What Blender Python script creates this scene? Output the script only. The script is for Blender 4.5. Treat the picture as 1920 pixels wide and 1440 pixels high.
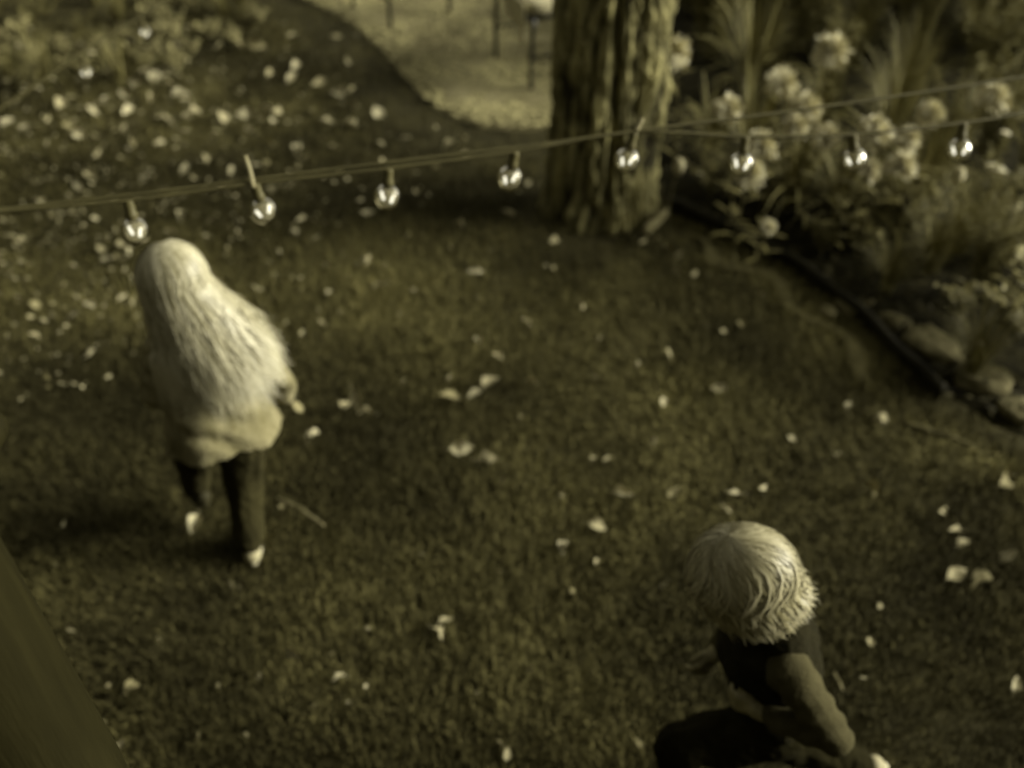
import bpy, math, random
import numpy as np
from mathutils import Vector, Matrix, noise as mnoise
R = math.radians
rng = np.random.default_rng(7)
random.seed(7)
for o in list(bpy.data.objects): bpy.data.objects.remove(o)
SC = bpy.context.scene
C = SC.collection

# ------------------------------------------------------------ camera, sky, sun, exposure
CAM_H, PITCH, FPX = 2.8, R(40), 1968.0
cam_d = bpy.data.cameras.new('camera'); cam = bpy.data.objects.new('camera', cam_d); C.objects.link(cam)
cam.location = (0, 0, CAM_H); cam.rotation_euler = (math.pi/2 - PITCH, 0, 0)
cam_d.sensor_width = 36; cam_d.lens = FPX/1920*36; cam_d.clip_start = .02; cam_d.clip_end = 400
cam_d.dof.use_dof = True; cam_d.dof.focus_distance = 1.5; cam_d.dof.aperture_fstop = 2.1
SC.camera = cam
SUN = Vector((.90, .04, .40)).normalized()
w = bpy.data.worlds.new('World'); SC.world = w; w.use_nodes = True
nt = w.node_tree; nt.nodes.clear()
sky = nt.nodes.new('ShaderNodeTexSky'); sky.sky_type = 'NISHITA'; sky.sun_disc = False
sky.sun_elevation = math.asin(SUN.z); sky.sun_rotation = math.atan2(SUN.x, SUN.y)
bw = nt.nodes.new('ShaderNodeHueSaturation'); bw.inputs['Saturation'].default_value = 0.0   # the picture is toned monochrome
bg = nt.nodes.new('ShaderNodeBackground'); bg.inputs['Strength'].default_value = .05
wo = nt.nodes.new('ShaderNodeOutputWorld')
tint = nt.nodes.new('ShaderNodeMixRGB'); tint.blend_type = 'MULTIPLY'; tint.inputs[0].default_value = 1; tint.inputs[2].default_value = (1, .965, .80, 1)
nt.links.new(sky.outputs[0], bw.inputs['Color']); nt.links.new(bw.outputs[0], tint.inputs[1]); nt.links.new(tint.outputs[0], bg.inputs[0]); nt.links.new(bg.outputs[0], wo.inputs[0])
sd = bpy.data.lights.new('sun', 'SUN'); sd.energy = 2.2; sd.angle = R(28); sd.color = (1, .965, .82)
so = bpy.data.objects.new('sun', sd); C.objects.link(so); so.rotation_euler = SUN.to_track_quat('Z', 'Y').to_euler()
SC.cycles.max_bounces = 4; SC.cycles.diffuse_bounces = 2; SC.cycles.glossy_bounces = 2; SC.cycles.transparent_max_bounces = 8
SC.view_settings.view_transform = 'Standard'; SC.view_settings.look = 'None'
SC.view_settings.exposure = 1.5; SC.view_settings.gamma = 1.0

# ------------------------------------------------------------ projection helpers (photo pixels, 1920 x 1440)
cp, sp = math.cos(PITCH), math.sin(PITCH)
def ray(px, py):
    x = (px-960)/FPX; u = -(py-720)/FPX
    return np.array([x, cp+u*sp, -sp+u*cp])
def ground(px, py, z=0.0):
    r = ray(px, py); t = (z-CAM_H)/r[2]
    p = r*t; return np.array([p[0], p[1], z])
def at(px, py, depth):
    p = ray(px, py)*depth; return np.array([p[0], p[1], p[2]+CAM_H])
def proj(p):
    x, y, z = p[0], p[1], p[2]-CAM_H
    d = y*cp - z*sp; u = y*sp + z*cp
    return 960+FPX*x/d, 720-FPX*u/d, d

# ------------------------------------------------------------ materials
def lin(c): return c/12.92 if c <= .04045 else ((c+.055)/1.055)**2.4
def tone(s, bb=None):
    """toned grey: display value s under full light -> linear colour with the print's olive cast (bb: blue over green)"""
    g_ = lin(s); rr_ = float(np.interp(s, [0, .5, .85], [1.14, 1.12, 1.06]))
    if bb is None: bb = float(np.interp(s, [.1, .3, .45, .6, .85], [.34, .38, .47, .58, .70]))
    return (g_*rr_, g_, g_*bb, 1)
MATS = {}
def mat(name, lo, hi, scale=8, rough=.75, bump=0, attr=False, detail=4, bscale=None, metal=0, spec=.2, stretch=None, bb=None):
    if name in MATS: return MATS[name]
    m = bpy.data.materials.new(name); m.use_nodes = True; t = m.node_tree; n = t.nodes; b = n['Principled BSDF']
    b.inputs['Roughness'].default_value = rough; b.inputs['Metallic'].default_value = metal
    b.inputs['Specular IOR Level'].default_value = spec
    tc = n.new('ShaderNodeTexCoord'); src = tc.outputs['Object']
    if stretch:
        mp = n.new('ShaderNodeMapping'); mp.inputs['Scale'].default_value = stretch; t.links.new(src, mp.inputs[0]); src = mp.outputs[0]
    nz = n.new('ShaderNodeTexNoise'); nz.inputs['Scale'].default_value = scale; nz.inputs['Detail'].default_value = detail
    nz.inputs['Roughness'].default_value = .62
    t.links.new(src, nz.inputs['Vector'])
    rp = n.new('ShaderNodeValToRGB'); rp.color_ramp.elements[0].color = tone(lo, bb); rp.color_ramp.elements[1].color = tone(hi, bb)
    rp.color_ramp.elements[0].position = .3; rp.color_ramp.elements[1].position = .7
    if attr:
        at_ = n.new('ShaderNodeAttribute'); at_.attribute_name = 'tone'
        mx = n.new('ShaderNodeMath'); mx.operation = 'MULTIPLY_ADD'; mx.inputs[1].default_value = .35
        t.links.new(nz.outputs[0], mx.inputs[0]); t.links.new(at_.outputs['Fac'], mx.inputs[2])
        sb = n.new('ShaderNodeMath'); sb.operation = 'SUBTRACT'; sb.inputs[1].default_value = .175
        t.links.new(mx.outputs[0], sb.inputs[0]); t.links.new(sb.outputs[0], rp.inputs[0])
        rp.color_ramp.elements[0].position = 0; rp.color_ramp.elements[1].position = 1
    else: t.links.new(nz.outputs[0], rp.inputs[0])
    t.links.new(rp.outputs[0], b.inputs['Base Color'])
    if bump:
        n2 = n.new('ShaderNodeTexNoise'); n2.inputs['Scale'].default_value = bscale or scale*4; n2.inputs['Detail'].default_value = 5
        t.links.new(src, n2.inputs['Vector'])
        bp = n.new('ShaderNodeBump'); bp.inputs['Strength'].default_value = bump; bp.inputs['Distance'].default_value = .02
        t.links.new(n2.outputs[0], bp.inputs['Height']); t.links.new(bp.outputs[0], b.inputs['Normal'])
    MATS[name] = m; return m

# ------------------------------------------------------------ mesh helpers
def np_mesh(name, V, F, tn=None, smooth=True):
    """V (n,3), F list of int arrays (k,3) or (k,4)"""
    V = np.asarray(V, np.float32).reshape(-1, 3)
    if not isinstance(F, list): F = [F]
    F = [np.asarray(f, np.int32) for f in F if len(f)]
    me = bpy.data.meshes.new(name)
    me.vertices.add(len(V)); me.vertices.foreach_set('co', V.ravel())
    li = np.concatenate([f.ravel() for f in F]); sizes = np.concatenate([np.full(len(f), f.shape[1], np.int32) for f in F])
    me.loops.add(len(li)); me.loops.foreach_set('vertex_index', li)
    me.polygons.add(len(sizes)); st = np.concatenate([[0], np.cumsum(sizes)[:-1]]).astype(np.int32)
    me.polygons.foreach_set('loop_start', st); me.polygons.foreach_set('loop_total', sizes)
    if smooth: me.polygons.foreach_set('use_smooth', np.ones(len(sizes), bool))
    if tn is not None:
        a = me.attributes.new('tone', 'FLOAT', 'POINT'); a.data.foreach_set('value', np.asarray(tn, np.float32).ravel())
    me.update(calc_edges=True); me.validate(); return me
class MB:
    def __init__(s): s.V = []; s.F4 = []; s.F3 = []; s.T = []; s.n = 0
    def add(s, V, F, t=.5):
        V = np.asarray(V, float).reshape(-1, 3); F = np.asarray(F, int)
        (s.F4 if F.shape[1] == 4 else s.F3).append(F+s.n)
        s.V.append(V); s.T.append(np.broadcast_to(np.asarray(t, float).ravel() if np.ndim(t) else np.full(len(V), float(t)), (len(V),))); s.n += len(V)
    def tube(s, P, r, k=10, t=.5, flat=1.0, cap=True):
        P = np.asarray(P, float); m = len(P); r = np.broadcast_to(np.asarray(r, float), (m,))
        T = np.gradient(P, axis=0); T /= np.linalg.norm(T, axis=1)[:, None]+1e-9
        up = np.array([0, 0, 1.]) if abs(T[:, 2]).mean() < .8 else np.array([1., 0, 0])
        A = np.cross(T, up); A /= np.linalg.norm(A, axis=1)[:, None]+1e-9; B = np.cross(A, T)
        a = np.arange(k)*2*math.pi/k
        V = P[:, None]+r[:, None, None]*(A[:, None]*np.cos(a)[None, :, None]+flat*B[:, None]*np.sin(a)[None, :, None])
        i = np.arange(m-1)[:, None]*k; j = np.arange(k)[None]; j2 = (j+1) % k
        F = np.stack([i+j, i+j2, i+k+j2, i+k+j], -1).reshape(-1, 4)
        s.add(V, F, t)
        if cap:
            b = s.n-m*k
            for ring, c in ((0, P[0]), (m-1, P[-1])):
                ci = s.n; s.V.append(np.asarray([c])); s.T.append(np.full(1, float(np.mean(t)))); s.n += 1
                rr = b+ring*k
                tri = np.stack([np.full(k, ci), rr+((np.arange(k)+1) % k if ring == 0 else np.arange(k)), rr+(np.arange(k) if ring == 0 else (np.arange(k)+1) % k)], -1)
                s.F3.append(tri)
        return s
    def ball(s, c, rad, nu=14, nv=9, rot=None, t=.5):
        th = np.linspace(0, math.pi, nv); ph = np.arange(nu)*2*math.pi/nu
        th[0] = 1e-3; th[-1] = math.pi-1e-3
        V = np.stack([np.sin(th)[:, None]*np.cos(ph), np.sin(th)[:, None]*np.sin(ph), np.repeat(np.cos(th)[:, None], nu, 1)], -1).reshape(-1, 3)*np.asarray(rad)
        if rot is not None: V = V@np.asarray(rot).T
        V = V+np.asarray(c)
        i = np.arange(nv-1)[:, None]*nu; j = np.arange(nu)[None]; j2 = (j+1) % nu
        F = np.stack([i+j, i+nu+j, i+nu+j2, i+j2], -1).reshape(-1, 4)
        b = s.n; s.add(V, F, t)
        s.F4.append(np.empty((0, 4), int))
        for ring, sgn in ((0, 1), (nv-1, -1)):
            ci = s.n; s.V.append(V[ring*nu:(ring+1)*nu].mean(0)[None]); s.T.append(np.full(1, float(np.mean(t)))); s.n += 1
            q = b+ring*nu+np.arange(nu); q2 = b+ring*nu+(np.arange(nu)+1) % nu
            s.F3.append(np.stack([np.full(nu, ci), q, q2] if sgn == 1 else [np.full(nu, ci), q2, q], -1))
        return s
    def cap(s, p0, r0, p1, r1, k=12):
        """tapered capsule"""
        p0 = np.asarray(p0, float); p1 = np.asarray(p1, float); d = p1-p0; L = np.linalg.norm(d)+1e-9; d = d/L
        a = np.linspace(-math.pi/2+.02, 0, 5); P = [p0+d*r0*math.sin(x) for x in a]; rr = [r0*math.cos(x) for x in a]
        a = np.linspace(0, math.pi/2-.02, 5); P += [p1+d*r1*math.sin(x) for x in a]; rr += [r1*math.cos(x) for x in a]
        if L < 1e-6: return s.ball(p0, (r0,)*3)
        P = np.array(P); T = d
        up = np.array([0, 0, 1.]) if abs(T[2]) < .8 else np.array([1., 0, 0])
        A = np.cross(T, up); A /= np.linalg.norm(A); B = np.cross(A, T); an = np.arange(k)*2*math.pi/k
        V = P[:, None]+np.array(rr)[:, None, None]*(A*np.cos(an)[:, None]+B*np.sin(an)[:, None])[None]
        m = len(P); i = np.arange(m-1)[:, None]*k; j = np.arange(k)[None]; j2 = (j+1) % k
        b = s.n; s.add(V, np.stack([i+j, i+j2, i+k+j2, i+k+j], -1).reshape(-1, 4))
        for ring in (0, m-1):
            ci = s.n; s.V.append(P[ring][None]); s.T.append(np.full(1, .5)); s.n += 1
            q = b+ring*k+np.arange(k); q2 = b+ring*k+(np.arange(k)+1) % k
            s.F3.append(np.stack([np.full(k, ci), q2, q] if ring == 0 else [np.full(k, ci), q, q2], -1))
        return s
    def chain(s, pts, radii):
        for a in range(len(pts)-1): s.cap(pts[a], radii[a], pts[a+1], radii[a+1])
        return s
    def box(s, lo, hi, t=.5):
        x0, y0, z0 = lo; x1, y1, z1 = hi
        V = [(x0,y0,z0),(x1,y0,z0),(x1,y1,z0),(x0,y1,z0),(x0,y0,z1),(x1,y0,z1),(x1,y1,z1),(x0,y1,z1)]
        s.add(V, [(0,3,2,1),(4,5,6,7),(0,1,5,4),(1,2,6,5),(2,3,7,6),(3,0,4,7)], t); return s
    def rib(s, P, W, S, t):
        """ribbons: P (n,k,3) spines, W (n,k) widths, S (n,3) or (n,k,3) side vectors, t (n,) tone"""
        n, k, _ = P.shape
        if S.ndim == 2: S = np.repeat(S[:, None], k, 1)
        V = np.stack([P-S*W[..., None]/2, P+S*W[..., None]/2], 2).reshape(-1, 3)
        i = np.arange(n)[:, None]*k*2+np.arange(k-1)[None]*2
        F = np.stack([i, i+1, i+3, i+2], -1).reshape(-1, 4)
        s.add(V, F, np.repeat(t, k*2)); return s
    def mesh(s, name, smooth=True):
        F = []
        f4 = [f for f in s.F4 if len(f)]; f3 = [f for f in s.F3 if len(f)]
        if f4: F.append(np.concatenate(f4))
        if f3: F.append(np.concatenate(f3))
        return np_mesh(name, np.concatenate(s.V), F, np.concatenate(s.T), smooth)
def obj(name, me, m=None, parent=None, loc=None):
    if isinstance(me, MB): me = me.mesh(name)
    if m is not None and not me.materials: me.materials.append(m)
    o = bpy.data.objects.new(name, me); C.objects.link(o)
    if parent is not None: o.parent = parent
    if loc is not None: o.location = loc
    return o
def tag(o, label=None, cat=None, group=None, kind=None):
    for k, v in (('label', label), ('category', cat), ('group', group), ('kind', kind)):
        if v: o[k] = v
    return o
def empty(name, loc=(0, 0, 0), rz=0):
    o = bpy.data.objects.new(name, None); C.objects.link(o); o.location = loc; o.rotation_euler = (0, 0, rz); o.empty_display_size = .1
    return o
def children(o): return [c for c in bpy.data.objects if c.parent == o]
def copy_tree(o, kids):
    c = o.copy(); C.objects.link(c)
    for ch, sub in kids:
        d = ch.copy(); C.objects.link(d); d.parent = c
        for g in sub:
            e = g.copy(); C.objects.link(e); e.parent = d
    return c
def tree_of(o): return [(ch, children(ch)) for ch in children(o)]
def remesh(mb, name, voxel, smooth=5, fac=.5):
    """one continuous skin over overlapping solids"""
    me = mb.mesh(name+'_raw'); o = bpy.data.objects.new(name+'_raw', me); C.objects.link(o)
    r = o.modifiers.new('r', 'REMESH'); r.mode = 'VOXEL'; r.voxel_size = voxel; r.use_smooth_shade = True
    if smooth:
        s = o.modifiers.new('s', 'SMOOTH'); s.factor = fac; s.iterations = smooth
    dg = bpy.context.evaluated_depsgraph_get(); out = bpy.data.meshes.new_from_object(o.evaluated_get(dg)); out.name = name
    bpy.data.objects.remove(o); bpy.data.meshes.remove(me); return out
def verts(me):
    V = np.empty(len(me.vertices)*3, np.float32); me.vertices.foreach_get('co', V); return V.reshape(-1, 3).astype(float)
def normals(me):
    V = np.empty(len(me.vertices)*3, np.float32); me.vertices.foreach_get('normal', V); return V.reshape(-1, 3).astype(float)
def setv(me, V): me.vertices.foreach_set('co', np.asarray(V, np.float32).ravel()); me.update()
def vnoise(P, scale, seed=0):
    """cheap smooth value noise, P (n,d) -> 0..1"""
    P = np.asarray(P, float)*scale+seed*17.31; i = np.floor(P).astype(np.int64); f = P-i; f = f*f*(3-2*f)
    d = P.shape[1]; out = np.zeros(len(P))
    pr = np.array([374761393, 668265263, 2147483647 % 1000003])[:d]
    for c in range(2**d):
        off = np.array([(c >> k) & 1 for k in range(d)]); h = ((i+off)*pr).sum(1)+seed*1013
        h = (h ^ (h >> 13))*1274126177; h = (h ^ (h >> 16)) & 0xffff
        out += h/65535.0*np.prod(np.where(off == 1, f, 1-f), axis=1)
    return out
def spline(P, n):
    """Catmull-Rom through P, n samples"""
    P = np.asarray(P, float); Q = np.vstack([2*P[0]-P[1], P, 2*P[-1]-P[-2]]); t = np.linspace(0, len(P)-1-1e-6, n); i = t.astype(int); f = (t-i)[:, None]
    a, b, c, d = Q[i], Q[i+1], Q[i+2], Q[i+3]
    return .5*((2*b)+(c-a)*f+(2*a-5*b+4*c-d)*f**2+(3*b-a-3*c+d)*f**3)
def inside(P, poly):
    x, y = P[:, 0], P[:, 1]; r = np.zeros(len(P), bool); q = np.asarray(poly); j = len(q)-1
    for i in range(len(q)):
        xi, yi = q[i][:2]; xj, yj = q[j][:2]
        c = ((yi > y) != (yj > y)) & (x < (xj-xi)*(y-yi)/(yj-yi+1e-12)+xi); r ^= c; j = i
    return r
def dist_poly(P, L):
    L = np.asarray(L)[:, :2]; d = np.full(len(P), 1e9)
    for a, b in zip(L[:-1], L[1:]):
        ab = b-a; t = np.clip(((P[:, :2]-a)@ab)/(ab@ab+1e-12), 0, 1); d = np.minimum(d, np.linalg.norm(P[:, :2]-(a+t[:, None]*ab), axis=1))
    return d

# ------------------------------------------------------------ layout lines on the ground
PATIO_EDGE = np.array([ground(x, y) for x, y in [(430, -60), (520, -15), (590, 15), (645, 45), (700, 88), (742, 138), (790, 192), (850, 228), (930, 247), (1000, 250), (1040, 240), (1090, 215), (1140, 180)]])
PATIO_EDGE = spline(PATIO_EDGE, 70)
EDGING = np.array([ground(x, y) for x, y in [(1255, 394), (1330, 425), (1400, 462), (1500, 515), (1600, 592), (1690, 680), (1762, 748)]])
BED_LINE = np.vstack([[ground(1150, 190), ground(1190, 300)], EDGING, [ground(1850, 795), ground(1960, 850), ground(2150, 960), ground(2500, 1150)]])
EDGING = spline(EDGING, 60); BED_LINE = spline(BED_LINE, 80)
PATIO_POLY = np.vstack([PATIO_EDGE, [[1.6, 9, 0], [2.2, 14, 0], [-6, 14, 0], [-4.6, 10, 0]]])
BED_POLY = np.vstack([BED_LINE, [[6, 2.2, 0], [9, 6, 0], [8, 13, 0], [2.2, 13.5, 0], [1.6, 9, 0]]])

# ------------------------------------------------------------ ground, bed, patio
g = MB(); s = 90
V = []; F = []
xs = np.unique(np.concatenate([np.linspace(-s, -8, 12), np.linspace(-8, 9, 90), np.linspace(9, s, 12)])); ys = np.unique(np.concatenate([np.linspace(-s, -2, 10), np.linspace(-2, 14, 84), np.linspace(14, s, 12)]))
X, Y = np.meshgrid(xs, ys); P2 = np.stack([X.ravel(), Y.ravel()], 1)
Zg = (vnoise(P2, .9, 3)-.5)*.03*(np.hypot(P2[:, 0], P2[:, 1]-5) < 12)-.012
nx = len(xs); i = np.arange(len(ys)-1)[:, None]*nx+np.arange(nx-1)[None]
gm = np_mesh('ground', np.c_[P2, Zg], np.stack([i, i+1, i+nx+1, i+nx], -1).reshape(-1, 4))
tag(obj('ground', gm, mat('soil', .16, .26, 3, .95, .5, bscale=60)), kind='structure')

def sheet(name, poly, z, m, amp, nscale, step, seed, lip=.06):
    """flat bed with an uneven top inside a closed outline, its rim going down into the ground"""
    poly = np.asarray(poly)[:, :2]; lo = poly.min(0); hi = poly.max(0)
    gx = np.arange(lo[0], hi[0], step); gy = np.arange(lo[1], hi[1], step); A, B = np.meshgrid(gx, gy); P = np.stack([A.ravel(), B.ravel()], 1)
    keep = inside(P, poly) & (dist_poly(P, np.vstack([poly, poly[:1]])) > step*.6); P = P[keep]
    from mathutils.geometry import delaunay_2d_cdt
    allp = [Vector(p) for p in np.vstack([poly, P])]; n0 = len(poly)
    vs, es, fs, *_ = delaunay_2d_cdt(allp, [(k, (k+1) % n0) for k in range(n0)], [list(range(n0))], 1, 1e-5)
    W = np.array([[v.x, v.y] for v in vs]); zz = z+(vnoise(W, nscale, seed)-.5)*amp+(vnoise(W, nscale*3.3, seed+1)-.5)*amp*.5
    d = dist_poly(W, np.vstack([poly, poly[:1]])); zz = np.where(d < .01, -.03, zz)
    return tag(obj(name, np_mesh(name, np.c_[W, zz], np.array([list(f) for f in fs if len(f) == 3]))), kind='structure') if m is None else tag(obj(name, np_mesh(name, np.c_[W, zz], np.array([list(f) for f in fs if len(f) == 3])), m), kind='structure')
sheet('garden_bed', BED_POLY, .035, mat('mulch', .08, .16, 9, .95, .9, bscale=70, spec=.08), .07, 2.2, .16, 5)
sheet('patio', PATIO_POLY, .03, mat('gravel_base', .38, .52, 14, .9, .7, bscale=90), .02, 2.5, .13, 9)
# pebbles lying on the gravel patio
n = 26000
P = np.stack([rng.uniform(-2.9, 1.3, n), rng.uniform(5.1, 9.6, n)], 1); P = P[inside(P, PATIO_POLY) & (dist_poly(P, PATIO_EDGE) > .02)]
n = len(P); r = rng.uniform(.008, .024, n); a = rng.uniform(0, 6.28, n); fl = rng.uniform(.45, .8, n)
octa = np.array([[1, 0, 0], [.25, .9, .1], [-.8, .5, 0], [-.7, -.6, .05], [.3, -.95, 0], [.1, .05, .9]])
V = octa[None]*r[:, None, None]; V[..., 2] *= fl[:, None]
ca, sa = np.cos(a)[:, None], np.sin(a)[:, None]
V = np.stack([V[..., 0]*ca-V[..., 1]*sa*.8+P[:, :1], V[..., 0]*sa+V[..., 1]*ca*.8+P[:, 1:], V[..., 2]+.031], -1)
b = np.arange(n)[:, None, None]*6; tri = np.array([[0, 1, 5], [1, 2, 5], [2, 3, 5], [3, 4, 5], [4, 0, 5]])
patch = .5+(vnoise(P, 3.2, 21)-.5)*.9+(vnoise(P, 8, 22)-.5)*.8
peb = np_mesh('gravel', V.reshape(-1, 3), (b+tri[None]).reshape(-1, 3), np.repeat(np.clip(patch-.1+rng.normal(0, .16, n), 0, 1), 6), False)
tag(obj('gravel', peb, mat('pebble', .38, .66, 20, .85, 0, attr=True, bb=.48)), 'pale fine gravel covering the patio behind the trunk', 'gravel', kind='stuff')
# bark chips and litter lying in the bed
n = 9000
P = np.stack([rng.uniform(.7, 5.4, n), rng.uniform(2.6, 8.6, n)], 1); P = P[inside(P, BED_POLY)]; n = len(P)
mb = MB(); L = rng.uniform(.015, .05, n); a = rng.uniform(0, 6.28, n); d = np.stack([np.cos(a), np.sin(a), rng.uniform(-.25, .25, n)], 1); sd_ = np.stack([-np.sin(a), np.cos(a), rng.uniform(-.4, .4, n)], 1)
c3 = np.c_[P, .05+rng.uniform(-.01, .02, n)]
mb.rib(np.stack([c3-d*L[:, None]/2, c3+[0, 0, .004], c3+d*L[:, None]/2], 1), np.stack([L*.25, L*.45, L*.2], 1), sd_, np.clip(rng.normal(.35, .22, n), 0, 1))
tag(obj('bark_mulch', mb, mat('chip', .08, .3, 12, .9, 0, attr=True)), 'dark bark chips and litter covering the garden bed', 'mulch', kind='stuff')

# ------------------------------------------------------------ lawn
def field(P):
    """how much grass grows (0..1) and how dry it is, by place"""
    dp = dist_poly(P, PATIO_EDGE); db = dist_poly(P, BED_LINE)
    dens = np.clip((dp-.02)/.5, .25, 1)
    trail = np.exp(-((db-.20)/.07)**2)*np.clip(vnoise(P, 3.1, 41)*3-.5, 0, 1)          # worn strip along the edging
    dens *= 1-.35*trail
    tr = np.hypot(P[:, 0]-TREE[0], P[:, 1]-TREE[1]); dens *= np.clip((tr-.25)/.45, .15, 1)
    dry = .75*(vnoise(P, 1.1, 31)-.5)+.55*(vnoise(P, 3.1, 32)-.5)+.15*(vnoise(P, 9, 33)-.5)+.5+.4*trail
    return dens, dry
TREE = ground(1120, 392)
tg = np.gradient(EDGING, axis=0); nn = unit_ = np.stack([-tg[:, 1], tg[:, 0]], 1); nn = nn/np.linalg.norm(nn, axis=1)[:, None]; nn = nn*np.sign((np.array([0, 4.0])-EDGING[30, :2])@nn[30])
wpth = []; 
for q in range(10, 54):
    c_ = EDGING[q, :2]+nn[q]*(.17+.05*math.sin(q*.4)); hw_ = .034*(.4+vnoise(c_[None], 4, 3)[0])*min(1, (q-9)/8, (54-q)/6)
    wpth += [np.r_[c_-nn[q]*hw_, .006], np.r_[c_, .014], np.r_[c_+nn[q]*hw_, .006]]
i = np.arange(43)[:, None]*3+np.arange(2)[None]
tag(obj('worn_path', np_mesh('worn_path', np.array(wpth), np.stack([i, i+1, i+4, i+3], -1).reshape(-1, 4)), mat('dry_soil', .24, .38, 12, .95, .6, bscale=70)), kind='structure')
n = 850000
P = np.stack([rng.uniform(-4.6, 4.6, n), rng.uniform(.9, 8.9, n)], 1)
lim = .54*(P[:, 1]*cp+CAM_H*sp)+.25
P = P[(np.abs(P[:, 0]) < lim) & (P[:, 1] > 1.25)]
P = P[~inside(P, PATIO_POLY) & ~inside(P, BED_POLY)]
dens, dry = field(P); keep = rng.uniform(0, 1, len(P)) < dens*np.clip(3.3/np.maximum(P[:, 1], 1), .45, 1); P = P[keep]; dry = dry[keep]; n = len(P)
hgt = rng.uniform(.014, .042, n)*(.5+1.0*vnoise(P, 2.3, 35)); a = rng.uniform(0, 6.28, n); lean = rng.uniform(.1, 1.5, n)
comb = np.stack([np.cos(vnoise(P, .8, 36)*9), np.sin(vnoise(P, .8, 36)*9)], 1)*.5
dx = np.cos(a)+comb[:, 0]; dy = np.sin(a)+comb[:, 1]
z0 = np.full(n, -.012)
p0 = np.c_[P, z0]; p1 = np.c_[P[:, 0]+dx*lean*hgt*.35, P[:, 1]+dy*lean*hgt*.35, z0+hgt*.75+.012]; p2 = np.c_[P[:, 0]+dx*lean*hgt, P[:, 1]+dy*lean*hgt, z0+hgt*(1.15-.28*lean)+.012]
wd = rng.uniform(.002, .0042, n)
Sd = np.stack([-np.sin(a), np.cos(a), np.zeros(n)], 1)
mb = MB(); mb.rib(np.stack([p0, p1, p2], 1), np.stack([wd, wd*.85, wd*.12], 1), Sd, np.clip(dry*.95-.18+rng.normal(0, .10, n)+(rng.uniform(0, 1, n) < .03)*.3, 0, 1))
tag(obj('lawn_grass', mb, mat('grass', .2, .51, 6, .8, 0, attr=True, spec=.1, bb=.38)), 'short mown lawn grass across the garden', 'grass', kind='stuff')

def leaf_rib(mb, base, d, side, L, W, t, droop=.3, k=5):
    """broad leaves: base, d, side (n,3); L, W, t (n,)"""
    u = np.linspace(0, 1, k); prof = np.array([.12, .8, 1.0, .72, .06]) if k == 5 else np.interp(u, [0, .15, .5, .8, 1], [.1, .8, 1, .7, .05])
    P = base[:, None]+d[:, None]*(L[:, None]*u)[..., None]; P[..., 2] -= (L[:, None]*droop*u**2)
    mb.rib(P, W[:, None]*prof[None], side, t)
def unit(v): return v/(np.linalg.norm(v, axis=-1, keepdims=True)+1e-9)
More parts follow.
